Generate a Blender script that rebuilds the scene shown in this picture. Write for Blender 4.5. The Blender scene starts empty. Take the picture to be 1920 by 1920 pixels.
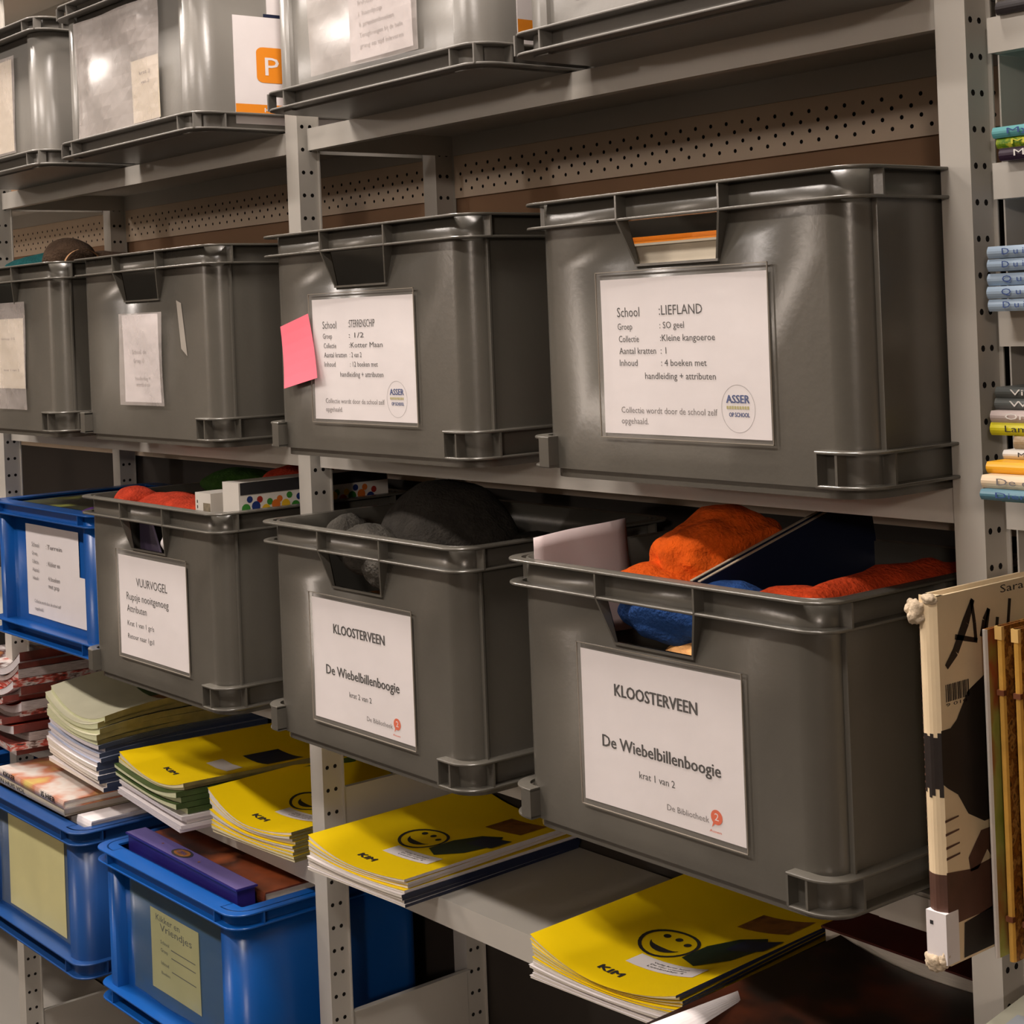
import bpy, bmesh, math, random
from mathutils import Vector, Matrix, noise
random.seed(7)
SC = bpy.context.scene
COL = SC.collection
# ---------------------------------------------------------------- camera
def set_camera():
    cd = bpy.data.cameras.new('camera'); co = bpy.data.objects.new('camera', cd); COL.objects.link(co)
    yaw, pitch, roll = 0.8908, -0.0001, -0.0396
    f = Vector((-math.sin(yaw)*math.cos(pitch), math.cos(yaw)*math.cos(pitch), math.sin(pitch)))
    r = Vector((math.cos(yaw), math.sin(yaw), 0)); u = r.cross(f)
    r2 = math.cos(roll)*r + math.sin(roll)*u; u2 = -math.sin(roll)*r + math.cos(roll)*u
    m = Matrix((r2, u2, -f)).transposed().to_4x4(); m.translation = (2.8018, -1.1081, 0.077)
    co.matrix_world = m
    cd.sensor_fit = 'HORIZONTAL'; cd.sensor_width = 36; cd.lens = 3061.1/1920*36
    cd.shift_x = (960-944.74)/1920; cd.shift_y = (591.63-960)/1920
    cd.clip_start = .02; cd.clip_end = 50
    SC.camera = co
set_camera()
# ---------------------------------------------------------------- world, lamps, exposure
wd = bpy.data.worlds.new('world'); SC.world = wd; wd.use_nodes = True
bg = wd.node_tree.nodes['Background']; bg.inputs[0].default_value = (1, .88, .78, 1); bg.inputs[1].default_value = .02
SC.view_settings.view_transform = 'Standard'; SC.view_settings.look = 'None'
SC.view_settings.exposure = -0.28; SC.view_settings.gamma = 1; SC.view_settings.use_curve_mapping = False
def lamp(x, y, z, sx, sy, w, col=(1, .89, .81)):
    l = bpy.data.lights.new('ceiling_lamp_light', 'AREA'); l.shape = 'RECTANGLE'; l.size = sx; l.size_y = sy; l.energy = w; l.color = col
    o = bpy.data.objects.new('ceiling_lamp_light', l); COL.objects.link(o); o.location = (x, y, z)
CEIL = 1.50
for lx, ly, w in ((-.9, -.31, 34), (.6, -.31, 34), (1.7, -.31, 32), (-1.2, -1.55, 37), (.4, -1.55, 34), (1.9, -1.55, 31)):
    lamp(lx, ly, CEIL-.03, .6, .16, w)
for px, py, pz, w in ((-5.2, -7.4, 1.25, 270), (5.4, -4.3, 1.0, 165)):  # unseen point lamps added to light the strips and give highlights
    pl = bpy.data.lights.new('unseen_fill_light', 'POINT'); pl.energy = w; pl.shadow_soft_size = .15; pl.color = (1, .86, .75)
    po = bpy.data.objects.new('unseen_fill_light', pl); COL.objects.link(po); po.location = (px, py, pz)
# ---------------------------------------------------------------- materials
def mat(name, col, rough=.6, var=.0, scale=20, bump=0., bscale=80, spec=.5, metal=0., stretch=None, coat=0.):
    m = bpy.data.materials.new(name); m.use_nodes = True; nt = m.node_tree; b = nt.nodes['Principled BSDF']
    b.inputs['Base Color'].default_value = (*col, 1); b.inputs['Roughness'].default_value = rough
    b.inputs['Specular IOR Level'].default_value = spec; b.inputs['Metallic'].default_value = metal
    if coat: b.inputs['Coat Weight'].default_value = coat
    tc = nt.nodes.new('ShaderNodeTexCoord'); src = tc.outputs['Object']
    if stretch:
        mp = nt.nodes.new('ShaderNodeMapping'); mp.inputs['Scale'].default_value = stretch
        nt.links.new(src, mp.inputs[0]); src = mp.outputs[0]
    if var:
        n = nt.nodes.new('ShaderNodeTexNoise'); n.inputs['Scale'].default_value = scale; n.inputs['Detail'].default_value = 5
        nt.links.new(src, n.inputs['Vector'])
        cr = nt.nodes.new('ShaderNodeValToRGB'); cr.color_ramp.elements[0].position = .3; cr.color_ramp.elements[1].position = .7
        cr.color_ramp.elements[0].color = (*[max(0, c*(1-var)) for c in col], 1); cr.color_ramp.elements[1].color = (*[min(1, c*(1+var)) for c in col], 1)
        nt.links.new(n.outputs['Fac'], cr.inputs[0]); nt.links.new(cr.outputs[0], b.inputs['Base Color'])
    if bump:
        n2 = nt.nodes.new('ShaderNodeTexNoise'); n2.inputs['Scale'].default_value = bscale; n2.inputs['Detail'].default_value = 4
        nt.links.new(src, n2.inputs['Vector'])
        bp = nt.nodes.new('ShaderNodeBump'); bp.inputs['Strength'].default_value = bump; bp.inputs['Distance'].default_value = .004
        nt.links.new(n2.outputs['Fac'], bp.inputs['Height']); nt.links.new(bp.outputs[0], b.inputs['Normal'])
    return m
def ramp_mat(name, cols, scale, rough=.5, stretch=None):
    m = bpy.data.materials.new(name); m.use_nodes = True; nt = m.node_tree; b = nt.nodes['Principled BSDF']; b.inputs['Roughness'].default_value = rough
    tc = nt.nodes.new('ShaderNodeTexCoord'); n = nt.nodes.new('ShaderNodeTexNoise'); n.inputs['Scale'].default_value = scale; n.inputs['Detail'].default_value = 3
    src = tc.outputs['Object']
    if stretch:
        mp = nt.nodes.new('ShaderNodeMapping'); mp.inputs['Scale'].default_value = stretch; nt.links.new(src, mp.inputs[0]); src = mp.outputs[0]
    nt.links.new(src, n.inputs['Vector']); cr = nt.nodes.new('ShaderNodeValToRGB'); nt.links.new(n.outputs['Fac'], cr.inputs[0])
    k = len(cols); e = cr.color_ramp.elements
    while len(e) < k: e.new(.5)
    for i, c in enumerate(cols): e[i].position = .3+.4*i/(k-1); e[i].color = (*c, 1)
    nt.links.new(cr.outputs[0], b.inputs['Base Color'])
    return m
def film(name, fac, col, rough, bump=.3):
    m = bpy.data.materials.new(name); m.use_nodes = True; nt = m.node_tree; b = nt.nodes['Principled BSDF']
    b.inputs['Base Color'].default_value = (*col, 1); b.inputs['Roughness'].default_value = rough
    t = nt.nodes.new('ShaderNodeBsdfTransparent'); mx = nt.nodes.new('ShaderNodeMixShader'); mx.inputs[0].default_value = fac
    nt.links.new(t.outputs[0], mx.inputs[1]); nt.links.new(b.outputs[0], mx.inputs[2]); nt.links.new(mx.outputs[0], nt.nodes['Material Output'].inputs[0])
    n = nt.nodes.new('ShaderNodeTexNoise'); n.inputs['Scale'].default_value = 25; tc = nt.nodes.new('ShaderNodeTexCoord'); nt.links.new(tc.outputs['Object'], n.inputs['Vector'])
    bp = nt.nodes.new('ShaderNodeBump'); bp.inputs['Strength'].default_value = bump; bp.inputs['Distance'].default_value = .004
    nt.links.new(n.outputs['Fac'], bp.inputs['Height']); nt.links.new(bp.outputs[0], b.inputs['Normal'])
    return m
STEEL = mat('painted_steel', (.50, .475, .43), .42, .04, 8)
DARK = mat('hole_shade', (.012, .010, .009), .9)
GRAY = mat('grey_plastic', (.094, .087, .073), .27, .10, 9, .03, 200, .7)
GRAYL = mat('light_grey_plastic', (.165, .156, .14), .32, .06, 9, .03, 200)
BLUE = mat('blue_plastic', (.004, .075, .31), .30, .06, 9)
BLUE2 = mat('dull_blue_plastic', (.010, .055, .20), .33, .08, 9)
PAPER = mat('white_paper', (.77, .725, .73), .75, .02, 30, .08, 40)
PAPERC = mat('cream_paper', (.74, .66, .52), .75, .03, 30, .08, 40)
PAPERY = mat('yellow_paper', (.80, .74, .38), .75, .06, 14, .08, 40)
INK = mat('black_ink', (.02, .018, .02), .7)
INKG = mat('grey_ink', (.18, .16, .16), .7)
INKB = mat('blue_ink', (.03, .07, .25), .7)
INKO = mat('olive_ink', (.42, .38, .14), .7)
INKR = mat('orange_ink', (.72, .10, .02), .7)
ORANGE = mat('orange_print', (.80, .26, .01), .55)
FILM = film('clear_sleeve', .10, (.8, .75, .7), .12)
FILM2 = film('glare_tint_sleeve', .42, (.62, .56, .53), .27, .8)  # whitish tint paints the glare on the plastic pockets
FILM3 = film('yellowed_sleeve', .20, (.40, .42, .22), .2, .4); FILM4 = film('greenish_sleeve', .38, (.13, .19, .13), .2, .6)
PINK = mat('pink_note_paper', (.88, .16, .22), .7, .03, 20)
PAGES = mat('page_edges', (.72, .67, .60), .8, .10, 60, 0, 80, stretch=(1, 1, 30))
PAGESY = mat('yellowed_page_edges', (.72, .64, .40), .8, .10, 60, 0, 80, stretch=(1, 1, 30))
YELLOW = mat('yellow_cover', (.95, .67, .003), .5, .03, 12, spec=.2)
NAVY = mat('navy_cover', (.012, .018, .05), .4)
WALLM = mat('brown_board', (.34, .20, .115), .8, .10, 3)
SHADEB = mat('shaded_board', (.035, .027, .021), .8, .10, 3)
CEILM = mat('ceiling_paint', (.72, .68, .62), .8, .03, 5)
FLOORM = mat('floor_vinyl', (.07, .06, .05), .5, .15, 6)
BEIGE = mat('beige_wall', (.32, .27, .22), .8, .05, 4)
RACKBEIGE = mat('perforated_strip_paint', (.70, .56, .42), .5, .05, 10)
# ---------------------------------------------------------------- mesh helpers
class MB:
    def __init__(s): s.v = []; s.f = []; s.m = []
    def poly(s, pts, m=0):
        i = len(s.v); s.v += [tuple(p) for p in pts]; s.f.append(tuple(range(i, i+len(pts)))); s.m.append(m)
    def box(s, x0, x1, y0, y1, z0, z1, m=0):
        i = len(s.v)
        s.v += [(x0,y0,z0),(x1,y0,z0),(x1,y1,z0),(x0,y1,z0),(x0,y0,z1),(x1,y0,z1),(x1,y1,z1),(x0,y1,z1)]
        for q in ((0,3,2,1),(4,5,6,7),(0,1,5,4),(1,2,6,5),(2,3,7,6),(3,0,4,7)):
            s.f.append(tuple(i+k for k in q)); s.m.append(m)
    def prism(s, out, z0, z1, m=0, caps=True):
        n = len(out); i = len(s.v)
        s.v += [(x, y, z0) for x, y in out]+[(x, y, z1) for x, y in out]
        for k in range(n):
            j = (k+1) % n; s.f.append((i+k, i+j, i+n+j, i+n+k)); s.m.append(m)
        if caps:
            s.f.append(tuple(i+k for k in reversed(range(n)))); s.m.append(m)
            s.f.append(tuple(i+n+k for k in range(n))); s.m.append(m)
    def strip(s, outer, inner, z0, z1, m=0, closed=True):
        n = len(outer); i = len(s.v)
        for z in (z0, z1): s.v += [(x, y, z) for x, y in outer]+[(x, y, z) for x, y in inner]
        rng = range(n) if closed else range(n-1)
        for k in rng:
            j = (k+1) % n; o0, n0, o1, n1 = i, i+n, i+2*n, i+3*n
            for q in ((o0+k, o0+j, o1+j, o1+k), (n0+j, n0+k, n1+k, n1+j), (o1+k, o1+j, n1+j, n1+k), (o0+j, o0+k, n0+k, n0+j)):
                s.f.append(q); s.m.append(m)
        if not closed:
            for k, fl in ((0, 0), (n-1, 1)):
                q = (i+k, i+2*n+k, i+3*n+k, i+n+k); s.f.append(q if not fl else q[::-1]); s.m.append(m)
    def flange(s, line, ins, z0, z1, m=0, closed=True):
        """plate between line(0) and line(ins) with a rounded outer edge; line(i) is the outline moved inwards by i"""
        e = min(.0011, (z1-z0)*.45); prof = []
        for k in range(4): a = math.pi/2*k/3; prof.append((e-e*math.sin(a), z1-e+e*math.cos(a)))
        for k in range(4): a = math.pi/2*k/3; prof.append((e-e*math.cos(a), z0+e-e*math.sin(a)))
        prof += [(ins, z0), (ins, z1)]
        rings = [[(x, y, z) for x, y in line(q)] for q, z in prof]; n = len(rings[0]); i = len(s.v); R = len(rings)
        for r_ in rings: s.v += r_
        for r_ in range(R):
            q = (r_+1) % R
            for k in range(n if closed else n-1):
                j = (k+1) % n; s.f.append((i+q*n+k, i+q*n+j, i+r_*n+j, i+r_*n+k)); s.m.append(m)
        if not closed:
            s.f.append(tuple(i+r_*n for r_ in range(R))); s.m.append(m)
            s.f.append(tuple(i+r_*n+n-1 for r_ in reversed(range(R)))); s.m.append(m)
    def grid(s, fn, us, vs, m=0):
        i = len(s.v); nu = len(us)
        for v in vs:
            for u in us: s.v.append(tuple(fn(u, v)))
        for a in range(len(vs)-1):
            for b in range(nu-1):
                s.f.append((i+a*nu+b, i+a*nu+b+1, i+(a+1)*nu+b+1, i+(a+1)*nu+b)); s.m.append(m)
    def mesh(s, name, mats, smooth=None, recalc=False):
        me = bpy.data.meshes.new(name); me.from_pydata(s.v, [], s.f)
        for m in mats: me.materials.append(m)
        me.polygons.foreach_set('material_index', s.m); me.update()
        if recalc:
            bm = bmesh.new(); bm.from_mesh(me); bmesh.ops.remove_doubles(bm, verts=bm.verts, dist=1e-5); bmesh.ops.recalc_face_normals(bm, faces=bm.faces); bm.to_mesh(me); bm.free()
        if smooth is not None:
            me.shade_smooth(); me.set_sharp_from_angle(angle=smooth)
        return me
    def build(s, name, mats, parent=None, smooth=None, recalc=False, loc=None):
        return link(name, s.mesh(name, mats if isinstance(mats, (list, tuple)) else [mats], smooth, recalc), parent, loc)
def link(name, me, parent=None, loc=None):
    o = bpy.data.objects.new(name, me); COL.objects.link(o)
    if parent: o.parent = parent
    if loc: o.location = loc
    return o
def tag(o, label, cat, group=None):
    o['label'] = label; o['category'] = cat
    if group: o['group'] = group
    return o
def thing(name, label, cat, loc=(0, 0, 0), rz=0, group=None):
    o = bpy.data.objects.new(name, None); COL.objects.link(o); o.empty_display_size = .05; o.location = loc; o.rotation_euler = (0, 0, rz)
    return tag(o, label, cat, group)
def struct(name, mb, m):
    o = mb.build(name, m); o['kind'] = 'structure'; return o
def rr(x0, x1, y0, y1, r, n=6):
    p = []
    for cx, cy, a0 in ((x0+r, y0+r, math.pi), (x1-r, y0+r, 1.5*math.pi), (x1-r, y1-r, 0), (x0+r, y1-r, .5*math.pi)):
        for k in range(n+1):
            a = a0+.5*math.pi*k/n; p.append((cx+r*math.cos(a), cy+r*math.sin(a)))
    return p
_tc = {}
def text_geo(s):
    if s in _tc: return _tc[s]
    c = bpy.data.curves.new('t', 'FONT'); c.body = s; c.resolution_u = 2; c.size = 1
    o = bpy.data.objects.new('t', c); COL.objects.link(o)
    dg = bpy.context.evaluated_depsgraph_get(); dg.update()
    me = bpy.data.meshes.new_from_object(o.evaluated_get(dg))
    v = [tuple(x.co) for x in me.vertices]; f = [tuple(p.vertices) for p in me.polygons]
    bpy.data.objects.remove(o); bpy.data.curves.remove(c); bpy.data.meshes.remove(me)
    _tc[s] = (v, f); return v, f
def text(mb, s, u, v, h, m, fn, w=None, bold=0):
    """writes s with its lower left at (u, v), capital height h, into mb; fn maps (u, v) to a point"""
    vs, fs = text_geo(s)
    if not vs: return
    x0 = min(p[0] for p in vs); x1 = max(p[0] for p in vs); k = h/.70
    kx = w/(x1-x0) if w else k
    for off in ([(0, 0)] if not bold else [(-bold, 0), (bold, 0), (0, bold)]):
        i = len(mb.v); mb.v += [tuple(fn(u+(p[0]-x0)*kx+off[0], v+p[1]*k+off[1])) for p in vs]
        for f in fs: mb.f.append(tuple(i+q for q in f)); mb.m.append(m)
def blob(center, rad, amp=.15, freq=12, seed=0, sub=4, rot=0, folds=0., clamp=None):
    bm = bmesh.new(); bmesh.ops.create_icosphere(bm, subdivisions=sub, radius=1)
    R = Matrix.Rotation(rot, 3, 'Z')
    for v in bm.verts:
        d = v.co.normalized(); p = Vector((d.x*rad[0], d.y*rad[1], d.z*rad[2])); q = p*freq+Vector((seed*7.3, seed*3.1, seed))
        k = 1+amp*noise.noise(q)+amp*.5*noise.noise(q*2.3)
        if folds: k += folds*(abs(noise.noise(Vector((q.x*1.2, q.y*.6, q.z*2.2))))-.25)
        v.co = R @ (p*k)+Vector(center)
        if clamp: v.co = Vector([min(max(v.co[q], clamp[2*q]), clamp[2*q+1]) for q in range(3)])
    me = bpy.data.meshes.new('blob'); bm.to_mesh(me); bm.free(); me.shade_smooth(); return me
def soft(name, m, parent, parts, loc=None):
    """one mesh merged from several lumps"""
    bm = bmesh.new()
    for a in parts:
        me = blob(**a); bm.from_mesh(me); bpy.data.meshes.remove(me)
    me = bpy.data.meshes.new(name); bm.to_mesh(me); bm.free(); me.materials.append(m); me.shade_smooth()
    return link(name, me, parent, loc)
# ---------------------------------------------------------------- room
b = MB(); b.box(-7, 5.5, -9, .55, -1.55, -1.5); struct('floor', b, FLOORM)
b = MB(); b.box(-7, 5.5, -9, .55, CEIL, CEIL+.05); struct('ceiling', b, CEILM)
b = MB(); b.box(-7, 5.5, .50, .55, -1.5, CEIL); struct('wall_back', b, WALLM)
b = MB(); b.box(-7, 5.5, -9.05, -9, -1.5, CEIL); struct('wall_front', b, BEIGE)
b = MB(); b.box(-7.05, -7, -9, .55, -1.5, CEIL); struct('wall_left', b, BEIGE)
b = MB(); b.box(5.5, 5.55, -9, .55, -1.5, CEIL); struct('wall_right', b, BEIGE)
# ---------------------------------------------------------------- shelving rack
PW = .0286; HP = .0292; HZ = .3274
ZT = [.722, .3245, -.0781, -.4211]; ZB = [.694, .2965, -.1074, -.453]
rack = thing('shelving_rack', 'pale grey painted steel shelving rack with perforated posts holding all the crates and books', 'shelving', (0, 0, -1.5))
RZ = 1.5                      # children are given in world heights
def ring_cells(mb, fn, us, vs, holes, r, m=0, n=8):
    """plane us x vs cut by round holes: each (u, v, du, dv) cell gets a hole of radius r, fn maps to 3-D"""
    for (u, v, du, dv) in holes:
        sq = []
        for k in range(n):
            a = 2*math.pi*k/n; c, s = math.cos(a), math.sin(a); t = 1/max(abs(c), abs(s)); sq.append((u+du*c*t, v+dv*s*t))
        ci = [(u+r*math.cos(2*math.pi*k/n), v+r*math.sin(2*math.pi*k/n)) for k in range(n)]
        i = len(mb.v); mb.v += [tuple(fn(*p)) for p in sq]+[tuple(fn(*p)) for p in ci]
        for k in range(n):
            j = (k+1) % n; mb.f.append((i+k, i+j, i+n+j, i+n+k)); mb.m.append(m)
def post_mesh():
    mb = MB(); z0, z1 = 0, CEIL-.02+RZ; t = .0018; D = .030
    mb.box(0, PW, 0, t, z0, z1)                               # front face
    mb.box(0, t, t, D, z0, z1)                                # left flank
    kk = []; k = int((HZ+RZ-z0)/HP); zh = HZ+RZ-k*HP+HP
    zs = []
    while zh < z1-.02: zs.append(zh); zh += HP
    half = HP/2
    ys = (.0072, .0190); y0, ym, y1 = t, .0131, D
    for z in zs:
        # right flank with two round holes per pitch
        for yc, a, c in ((ys[0], y0, ym), (ys[1], ym, y1)):
            n = 8; r = .0027; sq = []; ci = []
            for q in range(n):
                an = 2*math.pi*q/n; cx, sx = math.cos(an), math.sin(an)
                yy = c if cx > .5 else (a if cx < -.5 else yc)
                zz = half if sx > .5 else (-half if sx < -.5 else 0)
                sq.append((PW, yy, z+zz)); ci.append((PW, yc+r*cx, z+r*sx))
            i = len(mb.v); mb.v += sq+ci
            for q in range(n):
                j = (q+1) % n; mb.f.append((i+q, i+j, i+n+j, i+n+q)); mb.m.append(0)
            mb.f.append(tuple(len(mb.v)+q for q in range(4))); mb.m.append(1)   # black plate behind the hole paints the shade inside the profile
            mb.v += [(PW-.002, a, z-half), (PW-.002, c, z-half), (PW-.002, c, z+half), (PW-.002, a, z+half)]
    zl, zh2 = zs[0]-half, zs[-1]+half
    mb.box(PW-.001, PW, y0, D, z0, zl); mb.box(PW-.001, PW, y0, D, zh2, z1)
    mb.box(PW, PW+.004, D-.0016, D, z0, z1)                   # turned-out edge
    return mb.mesh('post', [STEEL, DARK])
PM = post_mesh()
for i in range(-1, 4):
    for y in (0, .217):
        o = link('post', PM, rack, (i*1.0, y, 0))
def shelf(x0, x1, zt, zb, y0=.012, y1=.244, m=STEEL):
    mb = MB(); t = .0015; zt += RZ; zb += RZ
    mb.box(x0, x1, y0, y1, zt-t, zt); mb.box(x0, x1, y0, y0+t, zb, zt-t); mb.box(x0, x1, y1-t, y1, zb, zt-t)
    mb.box(x0, x0+t, y0+t, y1-t, zb, zt-t); mb.box(x1-t, x1, y0+t, y1-t, zb, zt-t)
    mb.box(x0, x1, y0+t, y0+.012, zb, zb+t)                   # turned-in lower edge of the lip
    return mb.build('shelf_board', [m], rack)
for i in (-1, 0, 1):
    xa, xb = i+PW+.0045, i+1-.002
    for zt, zb in zip(ZT, ZB):
        shelf(xa, xb, zt, zb)
    if i == 1: l4 = (-.5993, -.6305)
    else: l4 = (-.622, -.652)
    for zt, zb in (l4, (-.89, -.92), (-1.195, -1.225)):
        shelf(xa, xb, zt, zb)
for zt, zb in ((.296, .268), (.1815, .153), (.065, .037), (-.0805, -.107), (-.4225, -.45), (-.545, -.572), (.42, .392)):
    shelf(2.046, 2.998, zt, zb, .004, .24)
def perf_strip(x0, x1, zt, h):
    mb = MB(); y = .2455; px = .024; pz = .0105; nx = int((x1-x0)/px); z0 = zt-h
    x = x0+(x1-x0-nx*px)/2
    nr = 4 if h > .052 else 3
    fn = lambda u, v: (u, y, v+RZ)
    zt_row = z0+.006+nr*pz
    for r in range(nr):
        zc = z0+.006+pz*(r+.5); sh = px/2 if r % 2 else 0
        cells = []
        for k in range(nx-1): cells.append((x+px*(k+.75)+sh-px/4, zc, px/2, pz/2))
        ring_cells(mb, fn, None, None, cells, .0024)
        xl, xr = x+sh, x+px*(nx-1)+sh
        mb.poly([fn(x0, zc-pz/2), fn(xl, zc-pz/2), fn(xl, zc+pz/2), fn(x0, zc+pz/2)]); mb.poly([fn(xr, zc-pz/2), fn(x1, zc-pz/2), fn(x1, zc+pz/2), fn(xr, zc+pz/2)])
    mb.poly([fn(x0, z0), fn(x1, z0), fn(x1, z0+.006), fn(x0, z0+.006)]); mb.poly([fn(x0, zt_row), fn(x1, zt_row), fn(x1, zt), fn(x0, zt)])
    mb.poly([(x0, y+.004, z0+RZ), (x1, y+.004, z0+RZ), (x1, y+.004, zt+RZ), (x0, y+.004, zt+RZ)], 1)  # black backing sheet, shade behind the holes put into its colour
    mb.poly([(x0, y, z0+RZ), (x1, y, z0+RZ), (x1, y+.008, z0+RZ), (x0, y+.008, z0+RZ)])
    return mb.build('perforated_strip', [RACKBEIGE, DARK], rack)
for i in (-1, 0, 1):
    perf_strip(i+PW+.002, i+.998, .694, .058); perf_strip(i+PW+.002, i+.998, .2965, .0575); perf_strip(i+PW+.002, i+.998, -.1074, .046)
def side_panel(x, z0, z1, y0=.031, y1=.216):
    mb = MB(); mb.box(x+.008, x+.0095, y0, y1, z0+RZ, z1+RZ); mb.box(x+.0095, x+.016, y0, y1, z1-.0015+RZ, z1+RZ)
    return mb.build('side_panel', [STEEL], rack)
for i in (0, 1):
    side_panel(i+.02, -.89, -.805); side_panel(i+.02, -1.195, -1.11)
    side_panel(i+.02, -.60, -.518)
mb = MB(); mb.box(2.0365, 2.038, .031, .24, -1.4+RZ, CEIL-.03+RZ); mb.build('side_panel', [STEEL], rack)
mb = MB(); mb.box(2.04, 2.998, .2415, .243, -1.4+RZ, CEIL-.03+RZ); mb.build('back_panel', [STEEL], rack)
mb = MB(); mb.box(1.900, 1.9815, .0095, .0115, -.4525+RZ, -.424+RZ, 0); mb.box(1.953, 1.9815, .0085, .0095, -.4525+RZ, -.424+RZ, 1)
mb.box(1.972, 1.975, .0083, .0085, -.437+RZ, -.434+RZ, 2)
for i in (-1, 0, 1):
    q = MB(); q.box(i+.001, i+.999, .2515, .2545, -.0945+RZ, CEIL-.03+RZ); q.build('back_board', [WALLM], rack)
    q = MB(); q.box(i+.001, i+.999, .2515, .2545, 0, -.0955+RZ); q.build('back_board', [SHADEB], rack)  # lower boards: shade of the deep rows put into a darker colour
h = mb.build('label_holder', [STEEL, PAPER, INK], rack)
# ---------------------------------------------------------------- crates
W, D, RF = .4164, .312, .029
H1, HB1, XA, XB = .2607, .0245, .1444, .271
HX0, HX1, HZ0 = .158, .258, .196
H2, HB2 = .221, .0185
TH = .0028
def crate1_body():
    f = .012; r = .030; x0, x1, y0, y1 = f, W-f, f, D-f; zt = H1-HB1
    arcs = rr(x0, x1, y0, y1, r, 7); n = len(arcs)
    # front straight segment lies between arc 0 end (index 7) and arc 1 start (index 8)
    def ring(hx0, hx1): return arcs[8:]+arcs[:8]+[(hx0, y0), (hx1, y0)]
    rows = [(0, HX0, HX1, .004), (.008, HX0, HX1, .004), (.0085, HX0, HX1, 0), (HZ0, HX0, HX1, 0), (zt, XA, XB, 0), (H1, XA, XB, 0)]
    mb = MB(); L = n+2
    for z, a, c, ins in rows:
        for (x, y) in ring(a, c):
            cx, cy = W/2, D/2
            mb.v.append((x+(ins if x < cx else -ins), y+(ins if y < cy else -ins), z))
    for q in range(len(rows)-1):
        for k in range(L):
            j = (k+1) % L
            if q == 3 and k == L-2: continue
            mb.f.append((q*L+k, q*L+j, (q+1)*L+j, (q+1)*L+k)); mb.m.append(0)
    mb.f.append(tuple(reversed(range(L)))); mb.m.append(0)
    for y in (.035, D-.035):
        for x in (.0075, W-.0125): mb.box(x, x+.005, y-.0011, y+.0011, .0375, H1-HB1)
    return mb.mesh('body', [GRAY], .5)
def crate1_ribs():
    mb = MB()
    for y in (.035, D-.035):
        for x in (.0075, W-.0125): mb.box(x, x+.005, y-.0011, y+.0011, .0375, H1-HB1)
    return mb.mesh('corner_ribs', [GRAY])
def crate1_rim():
    mb = MB(); ln = lambda q: rr(q, W-q, q, D-q, max(RF-q, .004), 7)
    mb.flange(ln, .0125, H1-TH, H1); mb.flange(ln, .0125, H1-HB1-TH/2, H1-HB1+TH/2)
    for yf in (0, D-.0125):
        for x in (XA, XB): mb.box(x-.0011, x+.0011, yf, yf+.0125, H1-HB1, H1-TH)
    for xf in (.0, W-.0125):
        for y in (.034, .156, D-.034): mb.box(xf, xf+.0125, y-.0011, y+.0011, H1-HB1, H1-TH)
    return mb.mesh('rim', [GRAY], .5)
def crate1_frame():
    mb = MB(); zt = H1-HB1; t = .0012
    for xt, xb in ((XA, HX0), (XB, HX1)):
        tri = [(xt, 0, zt), (xt, .013, zt), (xb, .0125, HZ0), (xb, .0095, HZ0)]
        i = len(mb.v); mb.v += [(x-t, y, z) for x, y, z in tri]+[(x+t, y, z) for x, y, z in tri]
        for q in ((0,1,2,3),(7,6,5,4),(0,3,7,4),(1,0,4,5),(2,1,5,6),(3,2,6,7)): mb.f.append(tuple(i+k for k in q)); mb.m.append(0)
    mb.box(HX0-t, HX1+t, .0095, .0148, HZ0-.0022, HZ0)
    return mb.mesh('handle_frame', [GRAY])
def sidewall(mb, x0, x1): mb.box(x0-.001, x0+.001, 0, 1, 0, 1)
def crate1_foot(right):
    mb = MB(); z1, z2 = .0106, .0375; xl, xr = .038, .3646; f = .0125
    def ln(q):
        o = rr(q, W-q, q, D-q, max(RF-q, .004), 7)
        return [(xr, q)]+o[8:24]+[(xr, D-q)] if right else [(xl, D-q)]+o[24:32]+o[0:8]+[(xl, q)]
    for z in (z1, z2): mb.flange(ln, f, z-TH/2, z+TH/2, closed=False)
    t = .0012
    if right:
        for y in (0, D-f): mb.box(xr, xr+2*t, y, y+f, z1, z2); mb.box(W-.031-t, W-.031+t, y+.001, y+f, z1, z2); 
        for y in (.036, .156, D-.036): mb.box(W-f, W-.0003, y-t, y+t, z1, z2)
    else:
        for y in (0, D-f): mb.box(xl-.014, xl, y, y+f, z1, z2); 
        for y in (.036, .156, D-.036): mb.box(.0003, f, y-t, y+t, z1, z2)
    return mb.mesh('corner_foot', [GRAY], .5)
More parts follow.
